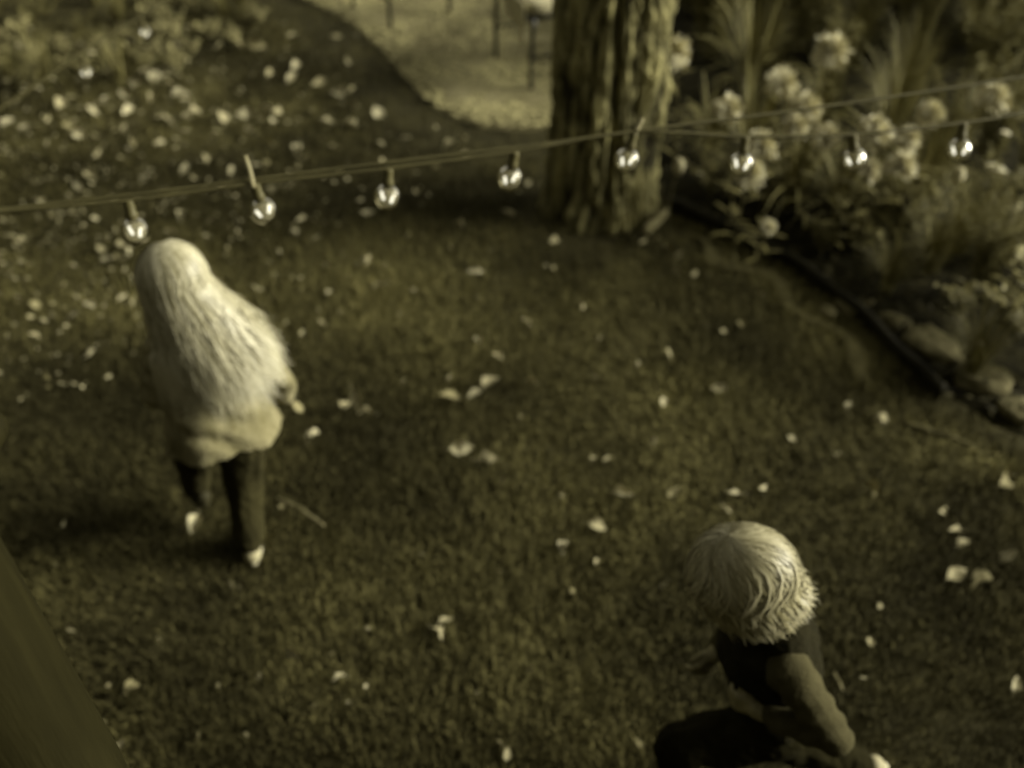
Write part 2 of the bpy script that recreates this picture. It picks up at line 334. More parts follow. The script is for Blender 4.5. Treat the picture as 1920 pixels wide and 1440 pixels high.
# ------------------------------------------------------------ tree trunk with furrowed bark
def make_tree():
    root = empty('tree', TREE)
    tag(root, 'thick tree with deeply furrowed bark between the patio and garden bed', 'tree')
    na, nz = 300, 420; H = 5.2
    z = np.linspace(-.06, H, nz); ph = np.arange(na)*2*math.pi/na
    Zm, Pm = np.meshgrid(z, ph, indexing='ij')
    base = .235*(1-.010*Zm)+.03*np.exp(-np.maximum(Zm, 0)/.09)
    lob = .03*np.cos(2*(Pm-R(-88))+math.pi)+.012*np.cos(5*Pm+1+Zm*.25)+np.exp(-np.maximum(Zm, 0)/.2)*.018*np.cos(6*Pm+.6)
    dpm = np.angle(np.exp(1j*(Pm-R(-86)-.06*np.sin(Zm*4))))
    groove = -.06*np.exp(-(dpm/.10)**2)                                                            # deep seam where two stems grew together
    for pa, zz, sa, sz, am in ((-30, 1.35, .35, .16, .045), (-48, .85, .28, .12, .04), (-8, .62, .3, .2, .03), (-60, .45, .2, .2, .025), (-100, .3, .18, .25, .03), (-130, .25, .2, .3, .03)):
        groove = groove+.5*am*np.exp(-(np.angle(np.exp(1j*(Pm-R(pa))))/sa)**2-((Zm-zz)/sz)**2)            # swellings
    base = base+lob+groove
    Q = np.stack([np.cos(Pm).ravel()*3.0, np.sin(Pm).ravel()*3.0, Zm.ravel()*3], 1)
    wob = (vnoise(Q, 1.1, 61)-.5)
    Q2 = np.stack([np.cos(Pm.ravel()+wob*.3), np.sin(Pm.ravel()+wob*.3), Zm.ravel()*.32], 1)
    r1 = np.abs(vnoise(Q2, 6.0, 62)*2-1); r2 = np.abs(vnoise(Q2*[1, 1, 1.6], 13, 63)*2-1)
    ridge = np.clip(2.6*r1-.1, 0, 1)*.6+np.clip(2.2*r2, 0, 1)*.4                                       # plates between dark furrows
    crack = vnoise(np.stack([np.cos(Pm.ravel()), np.sin(Pm.ravel()), Zm.ravel()*1.6], 1), 9, 64)
    rr = base.ravel()+.034*(ridge-.6)+.026*(crack-.5)+.016*(vnoise(Q, 7, 65)-.5)+.010*(vnoise(Q, 17, 66)-.5)
    cx = .02*np.sin(Zm*.8).ravel()+.006*Zm.ravel(); cy = .02*np.cos(Zm*.9).ravel()
    V = np.stack([cx+rr*np.cos(Pm.ravel()), cy+rr*np.sin(Pm.ravel()), Zm.ravel()], 1)
    i = np.arange(nz-1)[:, None]*na; j = np.arange(na)[None]; j2 = (j+1) % na
    F = np.stack([i+j, i+j2, i+na+j2, i+na+j], -1).reshape(-1, 4)
    tn = np.clip(.2+.6*(ridge-.3)+.6*(crack-.5)+.5*(vnoise(Q, 2.2, 67)-.45), 0, 1)
    obj('trunk', np_mesh('trunk', V, F, tn), mat('bark', .16, .64, 14, .92, .9, attr=True, bscale=40, bb=.44), root)
    # limbs above the picture, and an unseen crown added to dim the sky light
    crown = MB(); rr2 = np.random.default_rng(3)
    for k in range(5):
        a = k*1.3+.4; tip = np.array([math.cos(a)*2.1, math.sin(a)*2.1, 6.6+.5*(k % 3)])
        m = MB(); Pb = spline([[.08, 0, 4.6], [math.cos(a)*.6, math.sin(a)*.6, 5.6], tip], 14); m.tube(Pb, np.linspace(.16, .03, 14), 12); obj('limb', m, MATS['bark'], root)
    rc = np.random.default_rng(31); nl = 15000; cl = rc.normal(0, 1, (70, 3)); cl = unit(cl)*rc.uniform(.3, 1, (70, 1))*[3.2, 3.2, 1.7]+[.1, .2, 7.3]
    cc = cl[rc.integers(0, 70, nl)]+rc.normal(0, .42, (nl, 3)); d = unit(rc.normal(0, 1, (nl, 3))*[1, 1, .5]-[0, 0, .25]); S = unit(np.cross(d, rc.normal(0, 1, (nl, 3))))
    crown = MB(); leaf_rib(crown, cc, d, S, rc.uniform(.10, .2, nl), rc.uniform(.07, .13, nl), rc.uniform(.2, .8, nl)); obj('crown', crown, mat('crown_leaf', .2, .4, 5, .6, 0, attr=True), root)
    return root
make_tree()

# ------------------------------------------------------------ plants
def strap_clump(seed, nb, L, wmax, spread=1.0, h0=.0):
    r = np.random.default_rng(seed); a = r.uniform(0, 6.28, nb); ln = L*r.uniform(.55, 1.1, nb); ou = r.uniform(.15, 1.0, nb)*spread
    u = np.linspace(0, 1, 9); dirx, diry = np.cos(a), np.sin(a)
    b = np.stack([dirx, diry], 1)*r.uniform(0, .05, nb)[:, None]
    hor = ln[:, None]*ou[:, None]*u**1.4*.75; ver = ln[:, None]*(u*(1.05-.25*ou[:, None])-.62*ou[:, None]*u**2.4)
    P = np.stack([b[:, :1]+dirx[:, None]*hor, b[:, 1:]+diry[:, None]*hor, ver+h0], -1)
    W = wmax*r.uniform(.6, 1, nb)[:, None]*np.interp(u, [0, .3, .8, 1], [.7, 1, .6, .05])[None]
    tw = r.uniform(-.5, .5, nb); S = unit(np.stack([-diry, dirx, tw], 1))
    mb = MB(); mb.rib(P, W, S, np.clip(r.normal(.5, .2, nb), 0, 1)); return mb
def feather_plant(seed, ns, H, fine):
    """upright stems with thread-like leaves"""
    r = np.random.default_rng(seed); st = MB(); fo = MB()
    for k in range(ns):
        a = r.uniform(0, 6.28); ou = r.uniform(.1, .55); h = H*r.uniform(.6, 1.05)
        Pp = spline([[0, 0, 0], [math.cos(a)*ou*.3*h, math.sin(a)*ou*.3*h, h*.55], [math.cos(a)*ou*h*.9, math.sin(a)*ou*h*.9, h]], 12)
        st.tube(Pp, np.linspace(.0045, .0012, 12), 5, .4)
        m = int(fine*h/H); u = r.uniform(.12, 1, m); b = np.stack([np.interp(u, np.linspace(0, 1, 12), Pp[:, c]) for c in range(3)], 1)
        d = unit(np.stack([r.normal(0, 1, m), r.normal(0, 1, m), r.uniform(.1, 1.1, m)], 1)); L = r.uniform(.04, .11, m)*(1.15-.6*u)
        S = unit(np.cross(d, r.normal(0, 1, (m, 3))))
        uu = np.linspace(0, 1, 3); P = b[:, None]+d[:, None]*(L[:, None]*uu)[..., None]; P[..., 2] -= L[:, None]*.25*uu**2
        fo.rib(P, np.full((m, 1), .0055)*np.array([[1, .9, .2]]), S, np.clip(r.normal(.45, .2, m), 0, 1))
    return st, fo
def leafy_plant(seed, ns, H, lpn, Ll, Lw, droop=.35):
    r = np.random.default_rng(seed); st = MB(); fo = MB()
    for k in range(ns):
        a = r.uniform(0, 6.28); ou = r.uniform(.1, .9); h = H*r.uniform(.5, 1.05)
        Pp = spline([[0, 0, 0], [math.cos(a)*ou*.35*h, math.sin(a)*ou*.35*h, h*.55], [math.cos(a)*ou*h*.95, math.sin(a)*ou*h*.95, h*.9]], 9)
        st.tube(Pp, np.linspace(.006, .002, 9), 5, .35)
        u = np.linspace(.2, 1, lpn)+r.uniform(-.05, .05, lpn); u = np.clip(u, 0, 1)
        b = np.stack([np.interp(u, np.linspace(0, 1, 9), Pp[:, c]) for c in range(3)], 1)
        az = np.arange(lpn)*2.4+r.uniform(0, 6); d = unit(np.stack([np.cos(az), np.sin(az), r.uniform(-.1, .6, lpn)], 1))
        S = unit(np.stack([-np.sin(az), np.cos(az), r.normal(0, .35, lpn)], 1))
        leaf_rib(fo, b, d, S, Ll*r.uniform(.6, 1.1, lpn), Lw*r.uniform(.7, 1.1, lpn), np.clip(r.normal(.5, .2, lpn), 0, 1), droop)
    return st, fo
def pompom(seed, rad, npet):
    """shaggy round flower head of narrow petals, at the origin"""
    r = np.random.default_rng(seed); i = np.arange(npet)+.5; th = np.arccos(1-1.55*i/npet); ph = i*2.39996
    d = np.stack([np.sin(th)*np.cos(ph), np.sin(th)*np.sin(ph), np.cos(th)], 1); d = unit(d+r.normal(0, .12, (npet, 3)))
    S = unit(np.cross(d, r.normal(0, 1, (npet, 3)))); L = rad*r.uniform(.75, 1.12, npet); u = np.array([.12, .5, .85, 1.0])
    P = d[:, None]*(L[:, None]*u)[..., None]; P[..., 2] -= (L[:, None]*.16*u**3)*(d[:, 2:] < .5)
    mb = MB(); mb.rib(P, rad*.15*np.array([[.4, .9, 1, .35]])*np.ones((npet, 1)), S, np.clip(r.normal(.55, .2, npet), 0, 1)); mb.ball((0, 0, 0), (rad*.3,)*3, 8, 6, t=.3); return mb
m_strap = mat('strap_leaf', .22, .58, 5, .6, 0, attr=True, spec=.2, bb=.38)
m_feath = mat('feather_leaf', .24, .6, 5, .7, 0, attr=True, bb=.38)
m_leafy = mat('bushy_leaf', .18, .48, 5, .6, 0, attr=True, bb=.36)
m_pale = mat('pale_leaf', .3, .6, 5, .65, 0, attr=True, bb=.45)
m_stem = mat('stem', .22, .36, 10, .7, 0)
m_petal = mat('petal', .6, .92, 8, .7, 0, attr=True)
m_bud = mat('bud', .5, .72, 20, .7)
protos = {}
def proto(kind, v):
    key = (kind, v)
    if key in protos: return protos[key]
    sd_ = 100+v*13+len(kind)*7
    if kind == 'strap': ms = [('blades', strap_clump(sd_, 90, .62+.12*v, .016, 1.0).mesh('blades'), m_strap)]
    elif kind == 'fine': ms = [('blades', strap_clump(sd_, 190, .5+.1*v, .006, .8).mesh('blades'), m_strap)]
    elif kind == 'feather':
        a, b = feather_plant(sd_, 13+v*3, .62+.1*v, 330); ms = [('stem', a.mesh('stem'), m_stem), ('foliage', b.mesh('foliage'), m_feath)]
    elif kind == 'leafy':
        a, b = leafy_plant(sd_, 13+v*2, .36+.07*v, 18, .075, .032); ms = [('stem', a.mesh('stem'), m_stem), ('foliage', b.mesh('foliage'), m_leafy)]
    elif kind == 'pale':
        a, b = leafy_plant(sd_, 16+v*2, .34+.05*v, 14, .078, .046, .45); ms = [('stem', a.mesh('stem'), m_stem), ('foliage', b.mesh('foliage'), m_pale)]
    protos[key] = ms; return ms
def plant(kind, v, loc, name, label, cat, group, sc=1.0, rz=None):
    root = empty(name, loc, rng.uniform(0, 6.28) if rz is None else rz); root.scale = (sc, sc, sc*rng.uniform(.9, 1.1))
    for nm, me, m in proto(kind, v): obj(nm, me, m, root)
    tag(root, label, cat, group); return root
def zone(px, py):
    if py < 60: return 'at the very back, near the trunk' if px < 1480 else 'at the very back, mid bed' if px < 1700 else 'at the very back, far right'
    if py < 140: return 'behind the tallest flowers, near the trunk' if px < 1480 else 'behind the tallest flowers, mid bed' if px < 1700 else 'behind the tallest flowers, far right'
    if py < 260: return 'among the flowers beside the trunk' if px < 1600 else 'under the upper wire at right'
    if py < 420: return 'just right of the trunk foot' if px < 1500 else 'below the bulbs in the bed'
    return 'at the bed front by the edging' if px < 1760 else 'at right above the stones'
KN = {'strap': ('strap_leaf_plant', 'arching clump of strap leaves', 'plant'), 'fine': ('ornamental_grass', 'fine bladed tuft of ornamental grass', 'grass'),
      'feather': ('feathery_plant', 'feathery thread leaved plant', 'plant'), 'leafy': ('leafy_plant', 'dark bushy small leaved plant', 'plant'), 'pale': ('pale_leafy_plant', 'pale broad leaved plant', 'plant')}
spots = []
# hand-placed character clumps (ground pixel of the root)
spots += [('strap', 1, 1480, 400, 1.0), ('strap', 0, 1565, 430, .9), ('strap', 2, 1400, 350, .85), ('strap', 1, 1720, 395, .95), ('strap', 0, 1330, 300, .8),
          ('fine', 1, 1790, 480, .95), ('fine', 0, 1530, 250, 1.0), ('fine', 2, 1690, 215, 1.0), ('fine', 1, 1600, 130, 1.1),
          ('feather', 0, 1660, 470, .75), ('fine', 1, 1740, 520, .8), ('feather', 2, 1830, 560, .7), ('fine', 2, 1690, 430, .85), ('fine', 0, 1620, 400, .8), ('strap', 2, 1650, 340, .8), ('leafy', 0, 1600, 480, .8), ('leafy', 1, 1700, 450, .9), ('pale', 0, 1935, 560, .9), ('pale', 1, 1915, 490, .75),
          ('leafy', 2, 1450, 395, .6), ('leafy', 1, 1330, 375, .6), ('leafy', 0, 1540, 480, .55), ('leafy', 2, 1890, 640, .8), ('leafy', 0, 1790, 610, .55)]
r8 = np.random.default_rng(8)
def try_spots(n_, x0, x1, y0, y1, kinds, md, s0, s1):
    for _ in range(n_):
        px, py = r8.uniform(x0, x1), r8.uniform(y0, y1); g_ = ground(px, py)
        if not inside(g_[None, :2], BED_POLY)[0] or dist_poly(g_[None, :2], BED_LINE)[0] < .18: continue
        if any(np.hypot(*(ground(q[2], q[3])-g_)[:2]) < md for q in spots): continue
        spots.append((kinds[r8.integers(len(kinds))], int(r8.integers(3)), px, py, r8.uniform(s0, s1)))
try_spots(500, 1280, 2050, -160, 140, ['feather', 'feather', 'feather', 'leafy', 'fine'], .27, .9, 1.25)
try_spots(200, 1290, 1850, 140, 330, ['feather', 'fine', 'strap'], .40, .7, 1.0)
try_spots(160, 1480, 1980, 330, 720, ['leafy', 'fine', 'feather', 'fine'], .24, .5, .8)
def ordinals(items):
    """items: (key, px) -> a phrase for each that tells it from the others of its key, left to right"""
    W = ['leftmost', 'second from the left', 'third from the left', 'fourth from the left', 'fifth from the left', 'sixth from the left', 'seventh from the left', 'eighth from the left', 'ninth from the left', 'tenth from the left', 'eleventh from the left', 'twelfth from the left', 'thirteenth from the left', 'fourteenth from the left']
    out = []
    for k, (key, px) in enumerate(items):
        same = sorted([q[1] for q in items if q[0] == key])
        out.append('' if len(same) == 1 or len(same) > 9 else ', '+(W[same.index(px)] if same.index(px) < len(same)-1 else 'rightmost'))
    return out
for (kind, v, px, py, sc), od in zip(spots, ordinals([((q[0], zone(q[2], q[3])), q[2]) for q in spots])):
    nm, lb, cat = KN[kind]; zz = zone(px, py); g_ = ground(px, py)
    plant(kind, v, (g_[0], g_[1], .03), nm, lb+' '+zz+od, cat, lb.replace('clump', 'clumps').replace('plant', 'plants').replace('tuft', 'tufts')+' '+zz, sc)

# shaggy flowers: pixel and depth of the head, and where they stand
heads = [(1265, 98, 5.15, 30, 'topmost shaggy pale flower touching the trunk edge'), (1365, 205, 5.0, 27, 'shaggy pale flower right beside the trunk above the upper wire'),
 (1465, 158, 5.2, 31, 'shaggy pale flower second along the arc of blooms from the trunk'), (1558, 98, 5.6, 34, 'highest shaggy pale flower in the middle of the bed'),
 (1510, 205, 5.0, 31, 'shaggy pale flower crossed by the upper wire'), (1492, 238, 4.95, 24, 'dimmer shaggy flower tucked under the bloom crossed by the wire'),
 (1548, 258, 4.85, 26, 'shaggy pale flower just left of the seventh bulb'), (1640, 250, 4.8, 32, 'large shaggy pale flower just right of the seventh bulb'),
 (1702, 262, 4.7, 24, 'shaggy flower below the lower wire between two bulbs'), (1745, 215, 5.0, 26, 'dim shaggy flower between the two wires'),
 (1425, 275, 4.75, 31, 'shaggy pale flower behind the sixth bulb'), (1405, 325, 4.65, 28, 'shaggy pale flower hanging under the sixth bulb'),
 (1862, 186, 5.1, 31, 'shaggy pale flower between the wires near the right border'), (1690, 312, 4.6, 28, 'wide shaggy flower drooping in the bed middle'),
 (1440, 425, 4.65, 15, 'small dim shaggy flower low by the edging'), (1630, 320, 4.75, 22, 'faint shaggy flower below the seventh bulb')]
for k, (px, py, dp, rp, lb) in enumerate(heads):
    c = at(px, py, dp); root_xy = c[:2]+np.array([rng.uniform(-.1, .1), rng.uniform(-.02, .14)])
    root = empty('shaggy_flower', (root_xy[0], root_xy[1], .03)); tag(root, lb, 'flower', 'shaggy flowers in the bed')
    top = c-np.array([root_xy[0], root_xy[1], .03]); rad = 1.1*rp*dp/FPX
    st = MB(); Pp = spline([[0, 0, 0], top*[.2, .2, .55], top], 14); st.tube(Pp, np.linspace(.005, .003, 14), 6, .5); obj('stem', st, m_stem, root)
    lf = MB(); m = 9; u = np.linspace(.08, .8, m); b = np.stack([np.interp(u, np.linspace(0, 1, 14), Pp[:, q]) for q in range(3)], 1); az = np.arange(m)*2.4+k
    leaf_rib(lf, b, unit(np.stack([np.cos(az), np.sin(az), np.full(m, .5)], 1)), np.stack([-np.sin(az), np.cos(az), np.zeros(m)], 1), np.full(m, .12), np.full(m, .022), rng.uniform(.3, .7, m)); obj('foliage', lf, m_leafy, root)
    hd = obj('flower_head', pompom(200+k, rad, 210), m_petal, root, top); hd.rotation_euler = (rng.uniform(-.5, -.05), rng.uniform(-.3, .5), rng.uniform(0, 6))
# two white drooping blossoms and two buds
def blossom(px, py, dp, L, lb, az0, npet=6):
    c = at(px, py, dp); rx = c[0]-.10; ry = c[1]+.02
    root = empty('white_blossom', (rx, ry, .03)); tag(root, lb, 'flower'); top = c-np.array([rx, ry, .03])
    st = MB(); st.tube(spline([[0, 0, 0], top*[.3, .3, .7], top], 12), np.linspace(.0045, .003, 12), 6); obj('stem', st, m_stem, root)
    for q in range(npet):
        m = MB(); a = q*2*math.pi/npet; d = unit(np.array([[1.0, .35*math.cos(a), -.25+.35*math.sin(a)]])); S = unit(np.array([[0, -math.sin(a), math.cos(a)]]))
        leaf_rib(m, np.zeros((1, 3)), d, S, np.array([L]), np.array([L*.33]), np.array([.9]), .25); p = obj('petal', m, mat('white_petal', .68, .85, 20, .6), root, top); p.rotation_euler = (0, 0, az0)
blossom(1846, 310, 4.75, .11, 'white pointed blossom against the dark gap by the right border', 0)
blossom(1876, 247, 4.9, .06, 'tiny white blossom just above the pointed white one', .4, 5)
for px, py, dp, lb in [(1797, 330, 4.6, 'small pale bud on a stalk below the last bulb'), (1273, 312, 4.9, 'pale furry bud beside the trunk just under the wires')]:
    c = at(px, py, dp); root = empty('flower_bud', (c[0]-.02, c[1]+.03, .03)); tag(root, lb, 'flower'); top = c-np.array([c[0]-.02, c[1]+.03, .03])
    st = MB(); st.tube(spline([[0, 0, 0], top*[.1, .2, .6], top], 10), np.linspace(.0045, .003, 10), 6); obj('stem', st, m_stem, root)
    b_ = MB(); b_.ball((0, 0, 0), (.028, .028, .042), 14, 10); me = b_.mesh('bud'); Vb = verts(me); Vb *= (1+.25*(vnoise(Vb, 120, 5)-.5))[:, None]; setv(me, Vb); obj('bud', me, m_bud, root, top)

# planting at the far left, beside the patio
KL = [(40, 30), (120, 62), (195, 66), (255, 38), (310, 50), (20, 110), (395, 30), (90, -10), (180, -30), (270, -30), (360, -20), (455, -25), (-40, 60), (-60, 150), (0, -40), (440, 45), (330, 92), (230, 118),
      (70, 75), (155, 20), (225, 5), (290, 0), (330, 25), (420, -5), (360, 62), (60, 5), (10, 65), (150, 100), (275, 80), (90, 120), (485, 5), (-20, 10), (130, -50), (220, -60), (310, -60)]
KLk = [(['pale', 'leafy', 'fine', 'pale', 'pale', 'strap'][k % 6] if k not in (1, 2, 6, 4, 18, 26) else 'pale') for k in range(len(KL))]
def wl(px): return 'in the top left corner' if px < 110 else 'under the slanting cable' if px < 250 else 'right of the slanting cable' if px < 340 else 'beside the patio corner'
for k, ((px, py), od) in enumerate(zip(KL, ordinals([((kk_, wl(p_[0])), p_[0]+p_[1]*.001) for kk_, p_ in zip(KLk, KL)]))):
    g_ = ground(px, py+40); kind = KLk[k]; nm, lb, cat = KN[kind]
    plant(kind, k % 3, (g_[0], g_[1], -.01), nm, lb+' '+wl(px)+od, cat, lb+' group '+wl(px), rng.uniform(.38, .6))

# ------------------------------------------------------------ bed edging, stones, wood, twigs
e = MB(); Pe = EDGING.copy(); Pe[:, 2] = .055+.006*np.sin(np.arange(len(Pe))*.5); e.tube(Pe, .022, 12)
t = empty('bed_edging', (0, 0, 0)); tag(t, 'black tube edging strip curving between lawn and garden bed', 'edging')
obj('rounded_rim', e, mat('black_edging', .08, .13, 6, .7, .2, spec=.15), t)
sk = MB(); A = Pe.copy(); A[:, 2] -= .045
sk.rib(np.stack([A], 0), np.full((1, len(A)), .09), np.repeat(np.array([[[0, 0, 1.]]]), len(A), 1), np.array([.3]))
obj('skirt', sk, MATS['black_edging'], t)
m_stone = mat('stone', .24, .5, 14, .9, .8, bscale=60)
def rock(px, py, w_, d_, h_, seed, lb, rz=0, name='border_stone', cat='stone', m=None, grp=None):
    g_ = ground(px, py); mb = MB(); mb.ball((0, 0, 0), (1, 1, 1), 26, 17); me = mb.mesh(name); V = verts(me)
    V = np.sign(V)*np.abs(V)**.8; V *= (1+.6*(vnoise(V, 1.5, seed)-.5)+.4*(np.abs(vnoise(V, 2.6, seed+1)-.5))+.2*(vnoise(V, 7, seed+2)-.5))[:, None]
    V = V*[w_/2, d_/2, h_/2]; setv(me, V); o = obj(name, me, m or m_stone, None, (g_[0], g_[1], h_*.22)); o.rotation_euler = (0, 0, rz); tag(o, lb, cat, grp); return o
rock(1740, 655, .24, .15, .11, 1, 'largest grey stone lying behind the black edging', -.75)
rock(1838, 722, .23, .15, .10, 2, 'broad grey stone beyond the end of the black edging', -.6)
rock(1675, 612, .13, .085, .08, 3, 'smaller pale stone behind the edging above the largest one', -.9)
rock(1585, 582, .13, .05, .06, 4, 'thin pale stone on the lawn side of the edging', -.95)
rock(1552, 590, .09, .05, .05, 5, 'flat little stone on the worn strip beside the edging', -.7)
rock(1905, 775, .16, .12, .08, 6, 'dark stone at the right border below the others', -.5)
rock(1649, 790, .05, .045, .045, 7, 'round pale pebble alone on the lawn below the edging', 0, 'pebble', 'pebble', mat('pale_stone', .5, .66, 25, .85, .3))
rock(1330, 8, .30, .2, .2, 8, 'smooth pale boulder at the top behind the trunk', .2, 'boulder', 'stone')
def stick(pts, r0, r1, lb, name='twig', m=None, k=8, cat='twig'):
    P = spline([ground(x, y, z) for x, y, z in pts], 12); o = MB(); c = P.mean(0); o.tube(P-c, np.linspace(r0, r1, 12), k); me = o.mesh(name); V = verts(me); V += (vnoise(V, 60, 4)-.5)[:, None]*r0*.8; setv(me, V)
    return tag(obj(name, me, m or mat('weathered_wood', .36, .55, 12, .9, .8, stretch=(1, 1, 1)), None, c), lb, cat)
stick([(1208, 436, .04), (1230, 416, .05), (1248, 398, .04)], .026, .02, 'short pale piece of weathered wood at the trunk foot', 'wood_chunk', None, 10, 'wood')
stick([(520, 935, .03), (560, 952, .045), (608, 986, .03)], .006, .003, 'thin twig lying on the lawn by the walking child')
stick([(1563, 1262, .03), (1572, 1278, .035), (1580, 1296, .03)], .005, .003, 'tiny pale twig on the lawn beside the running child')
stick([(1690, 795, .02), (1760, 812, .03), (1830, 838, .02)], .012, .006, 'dull half buried stick on the lawn below the stones', m=mat('dull_wood', .22, .34, 10, .9, .6))

# ------------------------------------------------------------ fallen leaves
def leaf_mesh(seed):
    r = np.random.default_rng(seed); L = 1.0; k = 7; u = np.linspace(0, 1, k); half = np.interp(u, [0, .12, .35, .7, 1], [.04, .27, .40, .27, .01])*r.uniform(.8, 1.15)
    cup = r.uniform(.1, 1.0); bend = r.uniform(-.5, .35); V = []; 
    for q in range(k):
        z = bend*(u[q]-.4)**2+.03*math.sin(q*1.7+seed); jl, jr = r.uniform(.88, 1.1, 2)
        for sgn, f in ((-1, jl), (-.5, 1), (0, 1), (.5, 1), (1, jr)):
            V.append([half[q]*sgn*f, u[q]-.5, z+cup*(half[q]*sgn)**2*2.2+.02*r.normal()])
    F = [(q*5+c, q*5+c+1, q*5+c+6, q*5+c+5) for q in range(k-1) for c in range(4)]
    mb = MB(); mb.add(V, F, r.uniform(.4, .7))
    mb.tube(spline([[0, -.5, bend*.81], [.03, -.68, bend*.9], [.08, -.85, bend*.7]], 4), [.016, .013, .012, .01], 4, .35)
    return mb.mesh('fallen_leaf')
leaf_mats = [mat('dry_leaf_a', .5, .64, 25, .7, .2), mat('dry_leaf_b', .58, .74, 25, .65, .2), mat('dry_leaf_c', .38, .52, 25, .75, .2)]
leaf_meshes = []
for k in range(18):
    me = leaf_mesh(300+k); me.materials.append(leaf_mats[[0, 1, 0, 2, 1, 0][k % 6]]); leaf_meshes.append(me)
LEAVES = [(691,490,1),(707,538,1.2),(618,554,.8),(614,498,.8),(889,510,1.2),(1039,456,1),(1037,503,.8),(1090,576,1),(985,607,.8),(897,640,.8),(932,672,.8),(920,720,1.1),(844,712,.6),(844,747,1.2),(889,745,.8),(993,720,.9),(970,782,.6),(669,752,1.3),(650,769,1),(685,777,1),(755,719,.6),(867,844,1.25),(918,869,1.35),(943,906,.9),(1113,862,.7),(1138,868,.7),(1228,830,.9),(1169,928,1.1),(1121,990,1.1),(1050,933,.6),(604,610,.8),
(1348,536,1),(1252,668,1),(1390,612,.9),(1356,625,.5),(1350,735,1.2),(1483,828,.8),(1569,857,.9),(1591,761,.8),(1208,456,.9),(1230,452,1.1),(1258,470,1.1),(1276,480,1),(1272,510,.8),(1302,516,.7),(1332,514,.7),(1425,554,.8),(1631,574,1),(1884,895,.8),(1836,649,.7),(1820,558,1),(1196,683,.6),(1242,759,.6),
(1263,927,.9),(1375,932,1.2),(1362,955,.7),(1430,921,.6),(1633,922,1.05),(1268,1033,.5),(1629,1206,.9),(1589,1258,.8),(1119,1057,.5),(1244,1099,.7),(1197,1395,.6),(1649,1140,.5),(1790,1000,1),(1806,1022,.8),(1890,1047,1.1),(1793,1079,1.3),(1838,1092,1.2),(1768,968,.6),(1882,906,1.1),(1901,1286,.9),(1057,1028,.8),(1073,1110,.6),(997,1255,.7),(836,1165,.9),(822,1190,1),(635,1272,.9),(548,1228,1),(247,1297,1.1),(372,1382,1.2),(228,1397,1),(950,1418,.7),(427,1100,.8),(132,1180,.8),(105,1248,1.1),(488,1270,.7),(365,985,1.2),(300,1205,.6),(412,1288,.5),(463,1380,.5),(575,830,1),(590,818,.8),(120,985,.6),(690,1180,.5),(1420,1040,.4),
(170,668,1.1),(130,600,1.2),(168,575,1),(232,562,1),(65,575,1.1),(35,567,1.1),(65,635,1),(118,540,.9),(60,600,.9),(230,465,1.3),(205,490,1.2),(190,470,1.1),(222,484,1.2),(236,490,1.1),(246,476,.9),(320,440,1.2),(860,425,1),(868,258,1),(840,275,1),(820,320,.8),(780,362,1),(872,292,.6),(953,405,1.2),(990,345,.9),
(396,416,1.1),(341,407,1.3),(177,412,1),(140,401,.9),(73,381,1.1),(53,328,1.2),(93,337,1),(146,350,1),(171,334,1.2),(237,335,1.2),(262,321,1.2),(273,341,1.2),(182,297,1.2),(217,284,1.3),(248,273,1.2),(230,255,1.2),(341,306,1),(345,321,1),(385,297,1),(394,308,1),(434,324,1.1),(427,343,1),(368,339,.9),(514,359,1.2),(556,350,1.2),(565,416,1),(596,450,.9),(554,434,.9),(503,448,.9),(691,405,1),(561,286,1.1),(507,273,1.1),(465,250,1.1),(345,250,1.3),(458,215,1.3),(419,224,1.3),(365,215,1.5),(303,222,1.3),(239,210,1.4),(186,199,1.4),(175,211,1.2),(150,255,1.4),(128,241,1.2),(49,242,1.2),(15,230,1.3),(113,200,1.2),(233,180,1.2),(339,180,1.3),(284,188,1),(292,144,1.2),(270,137,1.1),(257,157,1.1),(505,140,1.2),(547,146,1.3),(554,126,1.2),(598,160,1.2),(561,177,1.2),(636,177,1.4),(658,175,1.1),(667,197,1.2),(649,118,1.1),(500,204,1.1),(487,226,1.1),(521,213,1.1),(658,241,1),(616,233,1),(445,173,.9),(483,86,1.3),(454,86,1.3),(412,88,1.2),(339,91,1.2),(226,122,1.3),(204,142,1.1),(98,153,1.2),(51,164,1.2),(762,261,.9),(731,255,.9),(709,215,1),(660,239,.9),(631,69,1),(575,300,.8),(640,330,.7),(470,300,.8),(400,260,.8),(90,270,.9),(30,300,.8),(110,440,.8),(30,450,.8),(60,500,.8),(140,500,.7),(20,520,.8),(300,270,.9),(320,160,.9)]
rl = np.random.default_rng(12)
for _ in range(110):
    px, py = rl.uniform(0, 720), 60+abs(rl.normal(0, 190)); 
    if py < 480 and not (px > 560 and py < 220): LEAVES.append((px, py, rl.uniform(.4, .85)))
for _ in range(28):
    px, py = rl.uniform(0, 1900), rl.uniform(450, 1430); LEAVES.append((px, py, rl.uniform(.25, .5)))
def leaf_zone(px, py):
    if px > 1560: return 'in the cluster at the right border of the lawn' if py > 850 else 'beside the edging and stones'
    if px > 1190 and py < 560: return 'at the trunk foot beside the edging'
    if py < 230: return 'on the far lawn beside the patio' if px > 440 else 'in the far left litter by the border plants'
    if py < 400: return 'on the far lawn under the wire' if px > 440 else 'in the dense litter at the left, above the wire'
    if px < 290 and py < 720: return 'at the left of the walking child'
    if px < 620 and py < 560: return 'just beyond the walking child'
    if px < 640: return 'on the near lawn below the walking child'
    if py < 640: return 'on the open lawn before the trunk'
    if py < 820: return 'in the middle of the lawn'
    if px < 1020: return 'right of the walking child on the near lawn' if py < 1000 else 'at the bottom of the picture between the children'
    return 'around the running child'
